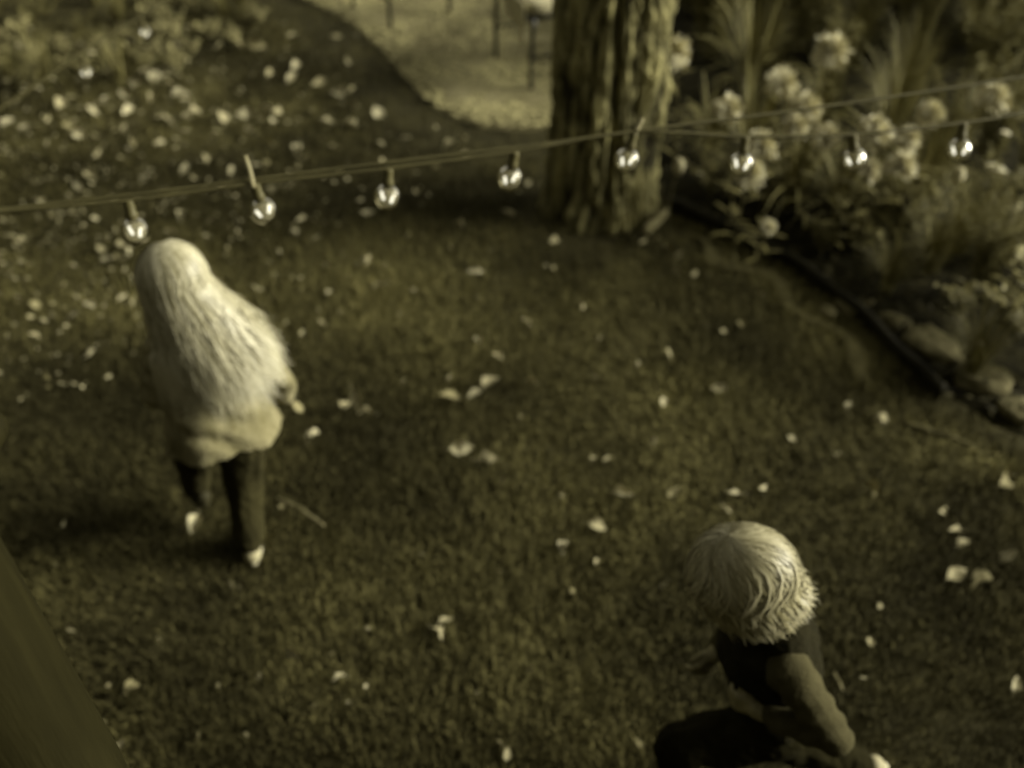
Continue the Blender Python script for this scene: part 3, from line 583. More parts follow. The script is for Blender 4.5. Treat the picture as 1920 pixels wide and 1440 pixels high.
for k, (px, py, sc) in enumerate(LEAVES):
    g_ = ground(px, py, .03)
    if inside(g_[None, :2], PATIO_POLY)[0]: continue
    o = obj('fallen_leaf', leaf_meshes[int(rl.integers(18))], None, None, (g_[0], g_[1], .034+rl.uniform(0, .012)))
    d_ = proj(g_)[2]; size = 27*sc*d_/FPX*rl.uniform(.9, 1.2)*(.85 if d_ > 4.4 else 1.15)
    o.scale = (size*rl.uniform(.5, 1.0), size, size*rl.uniform(.8, 1.6)); o.rotation_euler = (rl.normal(0, .42), rl.normal(0, .5), rl.uniform(0, 6.28))
    z_ = leaf_zone(px, py); tw = {'dry_leaf_a': 'pale', 'dry_leaf_b': 'bright', 'dry_leaf_c': 'dull'}[o.data.materials[0].name]; sw_ = 'tiny ' if sc < .55 else 'small ' if sc < .85 else 'large ' if sc > 1.15 else ''
    tag(o, sw_+tw+' fallen leaf lying '+z_, 'leaf', 'fallen leaves '+z_)

# crumbs of leaf too small to count
n = 1500; pxs = np.abs(rl.normal(0, 330, n)); pys = rl.uniform(40, 760, n)*(1-.25*pxs/900); gq = np.array([ground(x_, y_, .03) for x_, y_ in zip(pxs, pys)])
ok = ~inside(gq, PATIO_POLY) & (rl.uniform(0, 1, n) < np.clip(1.15-pys/800, .15, 1)); gq = gq[ok]; n = len(gq); a = rl.uniform(0, 6.28, n); L = rl.uniform(.012, .032, n); d = np.stack([np.cos(a), np.sin(a), rl.normal(0, .25, n)], 1); S = unit(np.stack([-np.sin(a), np.cos(a), rl.normal(0, .5, n)], 1))
mb = MB(); leaf_rib(mb, gq, d, S, L, L*.6, np.clip(rl.normal(.5, .25, n), 0, 1), -.2)
tag(obj('leaf_litter', mb, mat('leaf_crumb', .36, .66, 20, .8, 0, attr=True)), 'tiny pale leaf crumbs strewn through the grass at left', 'leaf litter', kind='stuff')

# ------------------------------------------------------------ patio chairs
m_metal = mat('dark_metal', .07, .12, 10, .45, 0, spec=.5)
def chair(A, B, out, lb, cushion):
    """A, B: feet of the two front legs on the ground; out: direction to the back legs"""
    A = np.array(A); B = np.array(B); u = unit((B-A)[None])[0]; wd_ = np.linalg.norm(B-A); d = np.array([out[0], out[1], 0.]); d = d-u*(d@u); d = unit(d[None])[0]*.46
    root = empty('patio_chair', (A[0], A[1], .03)); tag(root, lb, 'chair', 'patio chairs'); o0 = np.zeros(3); Bx = B-A; Bx[2] = 0
    S = .44
    for foot in (o0, Bx):
        m = MB(); m.tube(spline([foot, foot+[0, 0, S*.5], foot+d*.03+[0, 0, S]], 8), .015, 10); obj('leg', m, m_metal, root)
    for foot in (o0+d, Bx+d):
        m = MB(); m.tube(spline([foot+d*.12, foot+[0, 0, S], foot+d*.18+[0, 0, .88]], 12), .015, 10); obj('leg', m, m_metal, root)
    m = MB(); c = [o0, Bx, Bx+d, o0+d, o0]
    for a, b in zip(c[:-1], c[1:]): m.tube(np.linspace(a+[0, 0, S], b+[0, 0, S], 4), .014, 8)
    obj('seat_frame', m, m_metal, root)
    for a, b in ((o0, d), (Bx, Bx+d)):
        m = MB(); m.tube(np.linspace(np.array(a)+[0, 0, .2], np.array(b)+[0, 0, .2], 4), .009, 8); obj('stretcher', m, m_metal, root)
    for q in range(7):
        m = MB(); f = (q+.5)/7; m.tube(np.linspace(Bx*f+[0, 0, S], Bx*f+d+[0, 0, S], 4), .012, 6, flat=.35); obj('seat_slat', m, m_metal, root)
    for q in range(4):
        m = MB(); f = (q+1)/4.2; p = d*(1+.18*f)+[0, 0, S+.42*f]; m.tube(np.linspace(p, p+Bx, 4), .012, 6); obj('back_rail', m, m_metal, root)
    if cushion:
        m = MB(); n1 = 14; gu = np.linspace(.03, .97, n1); W = []
        m2 = MB(); cc = Bx/2+d/2+[0, 0, S+.045]; rot = np.stack([u, unit(d[None])[0], [0, 0, 1]], 1)
        m2.ball((0, 0, 0), (1, 1, 1), 40, 20); me = m2.mesh('seat_cushion'); V = verts(me); V = np.sign(V)*np.abs(V)**.45; V = (V*[wd_*.52, .25, .05])@rot.T+cc; setv(me, V); cu = obj('seat_cushion', me, mat('light_cloth', .62, .74, 20, .9, .3), root)
        # corner of a pale cloth hanging over the front edge
        k1, k2 = 12, 10; uu, vv = np.meshgrid(np.linspace(0, 1, k1), np.linspace(0, 1, k2)); Pt = o0+np.outer((.25+.7*uu.ravel())*(1-.25*vv.ravel())+.26*vv.ravel()-.04, Bx)-np.outer(.02+.02*np.sin(uu.ravel()*9)*vv.ravel(), unit(d[None])[0]); Pt[:, 2] = S+.075-.24*vv.ravel()*(.45+.55*uu.ravel())
        i_ = np.arange(k2-1)[:, None]*k1+np.arange(k1-1)[None]; m = MB(); m.add(Pt, np.stack([i_, i_+1, i_+k1+1, i_+k1], -1).reshape(-1, 4)); oc = obj('cushion_flap', m, MATS['light_cloth'], cu)
        so_ = oc.modifiers.new('t', 'SOLIDIFY'); so_.thickness = .006
A1, B1 = ground(930, 107, .03), ground(996, 168, .03)
chair(A1, B1, (.45, .25), 'dark metal patio chair with a pale cushion, partly behind the trunk', True)
A2, B2 = ground(733, 54, .03), ground(843, 24, .03)
chair(A2, B2, (-.25, .5), 'dark metal patio chair farther back, left of the cushioned one', False)

# ------------------------------------------------------------ string lights
m_wire = mat('wire', .23, .3, 10, .7); m_sock = mat('socket', .26, .34, 10, .5)
def glass():
    m = bpy.data.materials.new('bulb_glass'); m.use_nodes = True; t = m.node_tree; n = t.nodes; n.clear(); o = n.new('ShaderNodeOutputMaterial')
    tr = n.new('ShaderNodeBsdfTransparent'); tr.inputs[0].default_value = (.93, .925, .88, 1); gl = n.new('ShaderNodeBsdfGlossy'); gl.inputs['Roughness'].default_value = .14; gl.inputs[0].default_value = (.7, .68, .6, 1)
    df = n.new('ShaderNodeBsdfDiffuse'); df.inputs[0].default_value = tone(.7)
    lw = n.new('ShaderNodeFresnel'); lw.inputs[0].default_value = 1.28; mx = n.new('ShaderNodeMixShader'); m2 = n.new('ShaderNodeMixShader'); m2.inputs[0].default_value = .3
    t.links.new(tr.outputs[0], m2.inputs[1]); t.links.new(df.outputs[0], m2.inputs[2]); t.links.new(lw.outputs[0], mx.inputs[0]); t.links.new(m2.outputs[0], mx.inputs[1]); t.links.new(gl.outputs[0], mx.inputs[2]); t.links.new(mx.outputs[0], o.inputs[0]); return m
def glow():
    m = bpy.data.materials.new('filament_glow'); m.use_nodes = True; t = m.node_tree; n = t.nodes; n.clear(); o = n.new('ShaderNodeOutputMaterial'); e_ = n.new('ShaderNodeEmission'); e_.inputs[0].default_value = (1, .97, .8, 1); e_.inputs[1].default_value = .8; t.links.new(e_.outputs[0], o.inputs[0]); return m
m_glass, m_glow = glass(), glow()
# bulb, hanging point at the origin
def lathe(prof, k=20):
    mb = MB(); P = np.array([[0, 0, z] for r_, z in prof]); rr = [r_ for r_, z in prof]; a = np.arange(k)*2*math.pi/k
    V = np.stack([np.outer(rr, np.cos(a)), np.outer(rr, np.sin(a)), np.repeat(np.array([z for r_, z in prof])[:, None], k, 1)], -1); m = len(prof); i = np.arange(m-1)[:, None]*k; j = np.arange(k)[None]
    mb.add(V, np.stack([i+j, i+(j+1) % k, i+k+(j+1) % k, i+k+j], -1).reshape(-1, 4)); return mb
rb = .029
soc_me = lathe([(.001, .006), (.009, .006), (.0105, .002), (.0105, -.022), (.0125, -.024), (.0125, -.034), (.001, -.035)]).mesh('socket')
gl_prof = [(.0095, -.034)]+[(rb*math.sin(a), -.036-rb*.93-rb*math.cos(a)) for a in np.linspace(math.pi-2.82, math.pi-.02, 14)][::1]
gl_prof = [(.0095, -.033), (.011, -.038)]+[(rb*math.sin(a), -.064+rb*math.cos(a)) for a in np.linspace(.42, math.pi-.01, 14)]
glob_me = lathe(gl_prof, 24).mesh('globe')
fil = MB()
for sx in (-1, 1): fil.tube(spline([[sx*.004, 0, -.036], [sx*.011, 0, -.058], [sx*.013, .002, -.072]], 8), .0006, 5)
sup_me = fil.mesh('filament_support')
fl_ = MB()
for sx in (-1, 1): fl_.tube(spline([[sx*.0155, 0, -.056], [sx*.0125, 0, -.066], [sx*.0095, .001, -.074]], 8), .0030, 7)
fil_me = fl_.mesh('filament')
for me_, m_ in ((soc_me, m_sock), (glob_me, m_glass), (sup_me, m_sock), (fil_me, m_glow)): me_.materials.append(m_)
def wire(pts, name, lb, r=.0042):
    P = spline([at(*p) for p in pts], 80); c = P[0].copy(); m = MB(); m.tube(P-c, r, 8); return tag(obj(name, m, m_wire, None, c), lb, 'wire'), P
wire([(-160, 412, 2.35), (0, 392, 2.4), (250, 365, 2.46), (500, 333, 2.52), (750, 302, 2.58), (1000, 272, 2.64), (1250, 238, 2.7), (1500, 206, 2.78), (1750, 170, 2.86), (1930, 142, 2.92), (2150, 108, 3.0)], 'support_wire', 'straight upper wire crossing from the left border to the right', .0042)
wp = [(-160, 418, 2.345), (0, 397, 2.395), (240, 376, 2.45), (478, 344, 2.51), (728, 316, 2.57), (965, 284, 2.63), (1188, 248, 2.69), (1398, 256, 2.75), (1600, 252, 2.8), (1807, 230, 2.86), (1930, 209, 2.9), (2150, 160, 3.0)]
wire(wp, 'string_light_cable', 'lower sagging cable carrying the row of globe bulbs', .0046)
bulbs = [(240, 376, 2.45), (478, 344, 2.51), (728, 316, 2.57), (965, 284, 2.63), (1188, 248, 2.69), (1398, 256, 2.75), (1600, 252, 2.8), (1807, 230, 2.86)]
names = ['first globe bulb from the left, above the walking child', 'second globe bulb from the left, beside the upright cable tie', 'third globe bulb from the left, over open lawn', 'fourth globe bulb, just left of the trunk',
         'fifth globe bulb, hanging in front of the trunk', 'sixth globe bulb, in front of two shaggy flowers', 'seventh globe bulb, between shaggy flowers', 'last globe bulb, nearest the right border']
bproto = None
def bulb(loc, lb, grp, sc=1):
    root = empty('globe_bulb', loc, rng.uniform(-.5, .5)); root.scale = (sc,)*3; root.rotation_euler = (rng.normal(0, .10), rng.normal(0, .10), rng.uniform(-.7, .7)); tag(root, lb, 'light bulb', grp)
    obj('socket', soc_me, None, root); gl_ = obj('globe', glob_me, None, root); obj('filament', fil_me, None, gl_); obj('filament_support', sup_me, None, gl_); return root
for (px, py, dp), lb in zip(bulbs, names): bulb(at(px, py, dp)-np.array([0, 0, .006]), lb, 'globe bulbs on the string of lights', 1.14)
wire([(-160, 300, 3.9), (0, 203, 4.0), (80, 150, 4.05), (157, 95, 4.1), (266, 30, 4.2), (360, -30, 4.3)], 'second_cable', 'slanting cable at the top left corner', .007)
for px, py, dp, lb in [(157, 112, 4.1, 'lower globe bulb of the slanting cable, top left'), (266, 38, 4.2, 'upper globe bulb of the slanting cable, top left')]: bulb(at(px, py, dp), lb, 'globe bulbs on the slanting cable', .9)
# cable ties standing up from the wires
for (a, b), lb in zip([((475, 352, 2.50), (460, 292, 2.50)), ((1192, 246, 2.68), (1205, 222, 2.69))], ['pale cable tie end standing above the second bulb', 'pale cable tie end above the fifth bulb before the trunk']):
    P0 = at(*a); P1 = at(*b); m = MB(); m.tube(spline([P0-P0, (P1-P0)*.5+[.002, 0, 0], P1-P0], 8), np.linspace(.0062, .0045, 8), 8, flat=.45); tag(obj('cable_tie', m, mat('pale_plastic', .5, .58, 10, .5), None, P0), lb, 'cable tie')

# ------------------------------------------------------------ unseen wall and deck added behind the viewer to shade the near lawn
shade_house = empty('shade_house', (0, -1.3, 0)); tag(shade_house, 'unseen dark clad wall and raised deck behind the viewer, added for shade', 'shade_house')
m_clad = mat('cladding', .2, .3, 6, .8, .3)
for q in range(26):
    m = MB(); m.box((-6, -.12+.004*(q % 2), .18+q*.2), (6, -.02+.012*(q % 3 == 0), .376+q*.2)); obj('cladding_board', m, m_clad, shade_house)
m = MB(); m.box((-6, -.9, 0), (6, -.13, 5.4)); obj('wall', m, mat('wall_core', .3, .36, 3), shade_house)
m = MB(); m.add([(-6.3, .9, 5.2), (6.3, .9, 5.2), (6.3, -3, 7.6), (-6.3, -3, 7.6), (-6.3, .9, 5.3), (6.3, .9, 5.3), (6.3, -3, 7.7), (-6.3, -3, 7.7)], [(0, 3, 2, 1), (4, 5, 6, 7), (0, 1, 5, 4), (1, 2, 6, 5), (2, 3, 7, 6), (3, 0, 4, 7)]); obj('roof', m, mat('roof_felt', .14, .2, 8), shade_house)
for q in range(11):
    m = MB(); m.box((-3, .01+q*.145, 1.10), (3, .147+q*.145, 1.14)); obj('deck_board', m, mat('deck_wood', .25, .34, 6, .8, .3), shade_house)
for x_ in (-2.9, 0, 2.9):
    m = MB(); m.box((x_-.05, 1.45, 0), (x_+.05, 1.55, 1.098)); obj('deck_leg', m, MATS['deck_wood'], shade_house)

# ------------------------------------------------------------ unseen leafy screen added at left to darken that side of the trunk
shade_hedge = empty('shade_hedge', (-6.2, 4.5, 0)); tag(shade_hedge, 'unseen tall leafy screen at the left, added to darken that side', 'shade_hedge')
m = MB(); m.box((-.35, -6.5, 0), (.35, 7.5, 3.9)); obj('branch_mass', m, mat('shade_hedge_core', .1, .16, 5), shade_hedge)
rh = np.random.default_rng(77); nl = 9000; cc = np.stack([rh.normal(.42, .1, nl), rh.uniform(-6.6, 7.6, nl), rh.uniform(.02, 4.05, nl)], 1); d = unit(rh.normal(0, 1, (nl, 3))+[.6, 0, -.2]); S = unit(np.cross(d, rh.normal(0, 1, (nl, 3))))
m = MB(); leaf_rib(m, cc, d, S, rh.uniform(.07, .13, nl), rh.uniform(.04, .07, nl), rh.uniform(.2, .8, nl)); obj('foliage', m, m_leafy, shade_hedge)

# ------------------------------------------------------------ near post at the lower left
pe = at(88, 1236, 1.2); rp_ = .1
root = empty('wooden_post', (pe[0]-rp_, pe[1], 0)); tag(root, 'dark smooth wooden post close by, filling the lower left corner', 'post')
nzp, nap = 160, 40; z = np.linspace(0, 2.75, nzp); a = np.arange(nap)*2*math.pi/nap; Zm, Am = np.meshgrid(z, a, indexing='ij')
rr = rp_*(1+.16*np.clip((1.78-Zm)/.3, -1, 1))*(1+.02*np.cos(3*Am+Zm))
V = np.stack([rr*np.cos(Am), rr*np.sin(Am), Zm], -1).reshape(-1, 3); i = np.arange(nzp-1)[:, None]*nap; j = np.arange(nap)[None]
obj('shaft', np_mesh('shaft', V, np.stack([i+j, i+(j+1) % nap, i+nap+(j+1) % nap, i+nap+j], -1).reshape(-1, 4)), mat('post_wood', .10, .135, 6, .7, .2, stretch=(6, 6, .6), bb=.32, spec=.05), root)
m = MB(); m.ball((0, 0, 2.755), (rp_*.98, rp_*.98, .03), 30, 10); obj('post_cap', m, MATS['post_wood'], root)
kp = at(-25, 805, 1.2)-np.array(root.location); m = MB(); m.chain([[0, 0, kp[2]-.02], kp-np.array([.0, 0, .0])], [.022, .024]); obj('bracket', m, MATS['post_wood'], root)

# ------------------------------------------------------------ people
m_skin = mat('skin', .46, .54, 20, .55, .05); m_hairA = mat('blond_hair', .46, .84, 4, .42, 0, attr=True, spec=.5); m_hairB = mat('fair_hair', .46, .70, 4, .45, 0, attr=True, spec=.5)
def rotm(f, u=(0, 0, 1)):
    f = unit(np.asarray(f, float)[None])[0]; x = unit(np.cross(f, u)[None])[0]; z = np.cross(x, f); return np.stack([x, f, z], 1)
def head(mb, c, M, s=1.0):
    """skull and face; M columns: right, forward, up"""
    def p(x, y, z): return np.asarray(c)+M@(np.array([x, y, z])*s)
    mb.ball(p(0, -.012, .022), np.array([.074, .088, .080])*s, 20, 14, M); mb.ball(p(0, .018, -.035), np.array([.056, .062, .062])*s, 18, 12, M)
    mb.ball(p(0, .05, -.075), np.array([.028, .022, .02])*s, 12, 8, M)                              # chin
    mb.cap(p(0, .078, .0), .008*s, p(0, .094, -.028), .011*s)                                       # nose
    for sx in (-1, 1):
        mb.ball(p(sx*.034, .045, -.03), np.array([.026, .028, .024])*s, 10, 8, M)                   # cheek
        mb.ball(p(sx*.075, -.008, -.012), np.array([.009, .018, .028])*s, 10, 8, M)                 # ear
        mb.cap(p(sx*.012, .074, .018), .008*s, p(sx*.045, .062, .018), .008*s)                      # brow
    mb.cap(p(-.016, .073, -.05), .007*s, p(.016, .073, -.05), .007*s); mb.cap(p(-.013, .071, -.059), .007*s, p(.013, .071, -.059), .007*s)
def eyes(root, c, M, s=1.0):
    for sx in (-1, 1):
        pe_ = np.asarray(c)+M@(np.array([sx*.030, .069, .0])*s); m = MB(); m.ball(pe_, np.array([.011, .008, .008])*s, 12, 8, M); obj('eye', m, mat('eye_white', .7, .74, 5, .3), root)
        m = MB(); m.ball(pe_+M@(np.array([0, .0065, 0])*s), np.array([.005, .0025, .005])*s, 10, 6, M); obj('iris', m, mat('eye_dark', .1, .12, 5, .3), root)
def hand(mb, wrist, M, s=1.0, curl=.5, thumb=1):
    """M columns: thumb side, along the fingers, back of the hand"""
    def p(x, y, z): return np.asarray(wrist)+M@(np.array([x, y, z])*s)
    mb.cap(p(0, -.01, 0), .017*s, p(0, .015, 0), .017*s)
    for x in (-.017, -.006, .006, .017): mb.cap(p(x*.8, .008, 0), .010*s, p(x, .052, 0), .0095*s)
    for x, L in ((.0195, .046), (.0065, .054), (-.0065, .050), (-.019, .038)):
        c1, c2 = curl*.6, curl*1.3; a = p(x, .052, 0); b = p(x*1.08, .052+L*.5*math.cos(c1), -L*.5*math.sin(c1)); e = p(x*1.1, .052+L*.5*math.cos(c1)+L*.5*math.cos(c2), -L*.5*math.sin(c1)-L*.5*math.sin(c2))
        mb.cap(a, .0075*s, b, .0068*s); mb.cap(b, .0068*s, e, .0058*s)
    mb.cap(p(.014, .004, -.004), .010*s, p(.032, .028, -.010), .0085*s); mb.cap(p(.032, .028, -.010), .0085*s, p(.036, .052, -.016), .0065*s)
def shoe(root, ankle, fwd, up, m, s=1.0, msole=None):
    M = rotm(fwd, up); mb = MB()
    def p(x, y, z): return np.asarray(ankle)+M@(np.array([x, y, z])*s)
    mb.cap(p(0, -.038, -.042), .030*s, p(0, .04, -.045), .032*s); mb.cap(p(.002, .04, -.048), .033*s, p(.003, .105, -.052), .027*s); mb.cap(p(0, -.01, -.03), .033*s, p(0, -.005, .0), .036*s); mb.cap(p(0, .0, -.02), .032*s, p(0, .06, -.04), .026*s)
    me = remesh(mb, 'shoe', .005, 5); V = verts(me); L_ = (V-np.asarray(ankle))@M; L_[:, 2] = np.maximum(L_[:, 2], -.062*s); setv(me, L_@M.T+np.asarray(ankle)); o = obj('shoe', me, m, root)
    sb = MB(); k = 28; a = np.arange(k)*2*math.pi/k; ox = .034*np.cos(a)*(1+.12*np.sin(a)); oy = .035+.098*np.sin(a); V = []
    for zz, f in ((-.078, .96), (-.066, 1.02), (-.056, 1.0)): V += [p(x*f, y*f+.035*(1-f), zz) for x, y in zip(ox, oy)]
    i_ = np.arange(2)[:, None]*k; j_ = np.arange(k)[None]; sb.add(V, np.stack([i_+j_, i_+(j_+1) % k, i_+k+(j_+1) % k, i_+k+j_], -1).reshape(-1, 4))
    ci = sb.n; sb.add([p(0, .035, -.078), p(0, .035, -.056)], np.empty((0, 3), int)); q = np.arange(k); q2 = (q+1) % k; sb.F3.append(np.stack([np.full(k, ci), q2, q], -1)); sb.F3.append(np.stack([np.full(k, ci+1), 2*k+q, 2*k+q2], -1))
    obj('sole', sb, msole or m, o); return o
def lace(root, ankle, fwd, up, s=1.0): pass
def garment_noise(me, amp, sc, seed, fold=None):
    V = verts(me); N = normals(me); d = (vnoise(V*[1, 1, .55], sc, seed)-.5)*amp+(vnoise(V, sc*3.1, seed+1)-.5)*amp*.4
    if fold is not None: d = d+fold(V)
    setv(me, V+N*d[:, None])
def hair(root, c, M, s, nst, length, m, seed, back, torso, wave=.02, face_gap=.95, sway=(0, 0, 0), spread=.026, bk=.05, flare=.10):
    """strands combed from a parting over the skull, then falling; back: world-horizontal direction the hair falls towards; torso(P) pushes points off the body"""
    r = np.random.default_rng(seed); mb = MB(); c = np.asarray(c)
    mb.ball(c+M@(np.array([0, -.018, .030])*s), np.array([.081, .091, .080])*s, 30, 20, M, t=.3)
    az = r.uniform(-math.pi, math.pi, nst); az = np.where(np.abs(az) < face_gap, np.sign(az)*(face_gap+r.uniform(0, .5, nst)), az)   # azimuth from the front
    k = 16; u = np.linspace(0, 1, k); radii = np.array([.089, .101, .092])*s*r.uniform(.985, 1.09, nst)[:, None]
    th_end = np.interp(np.abs(az), [0, 1, 2, math.pi], [1.2, 1.65, 1.8, 1.75]); th0 = r.uniform(.0, .9, nst)**1.3; L = length*r.uniform(.7, 1.08, nst)
    P = np.zeros((nst, k, 3)); kk = 8
    jit = r.normal(0, .14, nst); sc_cl = r.integers(0, 60, nst); cj = r.normal(0, .26, 60); cr = r.normal(0, .045, 60)
    for q in range(kk):
        g_ = q/(kk-1); az_q = az+(jit+cj[sc_cl])*math.sin(g_*3.1)+.35*(1-g_)**2; rad_q = radii*(1+cr[sc_cl]*g_)[:, None]
        th = th0+(th_end-th0)*(q/(kk-1)); loc = np.stack([np.sin(th)*np.sin(az_q), np.sin(th)*np.cos(az_q), np.cos(th)], 1)*rad_q; loc[:, 1] -= .018*s; loc[:, 2] += .020*s
        P[:, q] = c+loc@M.T
    out = unit((P[:, kk-1]-c)*[1, 1, 0]); ph = r.uniform(0, 6.28, (nst, 2))
    sw = np.asarray(sway); clump = r.integers(0, 26, nst); coff = r.normal(0, 1, (26, 3))*spread
    for q in range(kk, k):
        f = (q-kk+1)/(k-kk); base = P[:, kk-1]+np.outer(L*f, [0, 0, -1])+out*(L*flare*f)[:, None]+np.asarray(back)[None]*(bk*f)+sw[None]*f**1.3+coff[clump]*f
        base[:, 0] += wave*np.sin(f*7+ph[:, 0])*f; base[:, 1] += wave*np.sin(f*6+ph[:, 1])*f
        P[:, q] = torso(base)
    T = np.gradient(P, axis=1); S = unit(np.cross(T, (P-c[None, None])*[1, 1, .3]+1e-4))
    W = .0036*s*r.uniform(.6, 1.3, nst)[:, None]*np.interp(u, [0, .1, .8, 1], [.6, 1, .9, .15])[None]
    mb.rib(P, W, S, np.clip(r.normal(.5, .22, nst)+r.normal(0, .16, 26)[clump]+r.normal(0, .14, 60)[sc_cl], 0, 1))
    return obj('hair', mb, m, root)

# walking child, seen from behind
gp = ground(478, 1038)
YAW = R(28); girl = empty('person', (gp[0], gp[1], 0), YAW); girl.scale = (1, 1, .985)
tag(girl, 'child with long blond hair in a pale loose top, walking away, seen from behind', 'person')
ofs = np.array([-.005, .02, 0])
def G(*p): return np.array(p, float)+ofs
hc = G(-.03, .085, 1.115); HM = rotm((-.12, 1, -.22))
b = MB(); head(b, hc, HM, 1.0)
b.chain([G(-.015, .05, 1.05), G(-.005, .03, .96)], [.040, .046])
b.ball(G(0, .02, .88), (.115, .075, .11)); b.ball(G(0, .01, .74), (.105, .075, .12)); b.ball(G(0, 0, .62), (.115, .085, .09))
RS, RE, RW = G(.125, .02, .93), G(.185, -.05, .775), G(.215, -.02, .645)
LS, LE, LW = G(-.12, .035, .93), G(-.150, .035, .765), G(-.135, .135, .69)
b.chain([RS, RE, RW], [.040, .031, .023]); b.chain([LS, LE, LW], [.040, .031, .023])
b.cap(G(.06, .02, .93), .045, RS, .042); b.cap(G(-.06, .02, .93), .045, LS, .042)
RH, RK, RA = G(.060, 0, .60), G(.035, .035, .335), G(.0, -.02, .085)
LH, LK, LA = G(-.068, 0, .60), G(-.09, .19, .38), G(-.10, .24, .17)
b.chain([RH, RK, RA], [.070, .048, .034]); b.chain([LH, LK, LA], [.070, .048, .034])
b.cap(RA, .034, RA+[0, .06, -.04], .022); b.cap(LA, .034, LA+[0, .03, -.06], .022)
fm = unit((RW-RE)[None])[0]; HMr = np.stack([unit(np.cross(fm, [1, 0, .2])[None])[0]*-1, fm, unit(np.cross(unit(np.cross(fm, [1, 0, .2])[None])[0]*-1, fm)[None])[0]], 1); hand(b, RW, HMr, .95, .55)
fm = unit((LW-LE)[None])[0]; xx = unit(np.cross(fm, [-1, 0, .2])[None])[0]; HMl = np.stack([xx, fm, np.cross(xx, fm)], 1); hand(b, LW, HMl, .95, .6)
body = obj('body', remesh(b, 'body', .0042, 3), m_skin, girl); eyes(girl, hc, HM)
# loose top
tb = MB(); rings = [(.985, .046, .05, .048), (.965, .04, .10, .06), (.93, .03, .135, .082), (.87, .022, .142, .098), (.78, .012, .148, .108), (.68, .0, .162, .122), (.63, -.006, .172, .132), (.60, -.012, .182, .142), (.583, -.014, .186, .147)]
kq = 64; a = np.arange(kq)*2*math.pi/kq; V = []
for z_, cy_, rx, ry in rings:
    rip = 1+.075*np.clip((.85-z_)/.38, 0, 1)*np.cos(7*a+3*z_+.8*np.sin(2*a))+.03*np.clip((.8-z_)/.35, 0, 1)*np.cos(13*a+1)
    V += [G(rx*rr_*math.cos(q), cy_+ry*rr_*math.sin(q), z_+.012*math.sin(3*q)*(z_ < .59)) for q, rr_ in zip(a, rip)]
i = np.arange(len(rings)-1)[:, None]*kq; j = np.arange(kq)[None]; tb.add(V, np.stack([i+j, i+kq+j, i+kq+(j+1) % kq, i+(j+1) % kq], -1).reshape(-1, 4))
ci = tb.n; tb.add([G(0, .046, .985), G(0, -.016, .60)], np.empty((0, 3), int)); q = np.arange(kq); q2 = (q+1) % kq; bb = (len(rings)-1)*kq
tb.F3.append(np.stack([np.full(kq, ci), q, q2], -1)); tb.F3.append(np.stack([np.full(kq, ci+1), bb+q2, bb+q], -1))
tb.chain([RS+[-.02, 0, -.01], RE, RE*.25+RW*.75], [.054, .050, .043]); tb.chain([LS+[.02, 0, -.01], LE, LE*.2+LW*.8], [.056, .056, .048])
me = remesh(tb, 'loose_top', .0055, 4); garment_noise(me, .012, 11, 81, lambda V: .005*np.sin(V[:, 2]*55+V[:, 0]*40+6*vnoise(V, 9, 2))); garment_noise(me, .0015, 70, 84)
obj('loose_top', me, mat('knit_top', .36, .58, 22, .95, .5, bscale=190, detail=6, stretch=(1, 1, .4)), girl)
lg = MB(); lg.ball(G(0, -.005, .60), (.122, .095, .10)); lg.chain([RH, RK, RA+[0, 0, -.005]], [.088, .068, .052]); lg.chain([LH, LK, LA], [.085, .066, .05])
me = remesh(lg, 'leggings', .006, 4); garment_noise(me, .012, 30, 86); obj('leggings', me, mat('dark_leggings', .15, .22, 10, .9, .3, spec=.1), girl)
m_sh = mat('white_shoe', .56, .68, 20, .6, .15); m_so = mat('pale_sole', .74, .84, 20, .6)
shoe(girl, RA+[0, 0, -.005], (.25, 1, 0), (0, 0, 1), m_sh, 1.0, m_so)
shoe(girl, LA, (-.15, 1, -.15), (0, .15, 1), mat('grey_shoe', .15, .2, 20, .7, .2), 1.0, mat('grey_sole', .17, .22, 10, .7))
m = MB(); fm = unit((RW-RE)[None])[0]; A_ = unit(np.cross(fm, [0, 0, 1.])[None])[0]; B_ = np.cross(fm, A_); an = np.linspace(0, 2*math.pi, 25); m.tube(RW-fm*.004+np.outer(np.cos(an), A_)*.0275+np.outer(np.sin(an), B_)*.0275, .0045, 8, cap=False); obj('bracelet', m, mat('dark_bracelet', .12, .18, 5, .5), girl)
gc = G(0, .01, 0)
def torso_g(P):
    P = P.copy(); zz = P[:, 2]; rx = np.interp(zz, [.45, .6, .8, .93, 1.0, 1.03], [.21, .185, .16, .15, .085, .05]); ry = np.interp(zz, [.45, .6, .8, .93, 1.0, 1.03], [.17, .15, .125, .10, .075, .05])
    dx = (P[:, 0]-gc[0])/rx; dy = (P[:, 1]-gc[1])/ry; d = np.hypot(dx, dy)+1e-6; f = np.where(d < 1.03, 1.03/d, 1); P[:, 0] = gc[0]+dx*rx*f; P[:, 1] = gc[1]+dy*ry*f; return P
hair(girl, hc, HM, 1.0, 7500, .32, m_hairA, 5, (0, -1, 0), torso_g, .018, sway=(.07, -.02, 0), spread=.036)

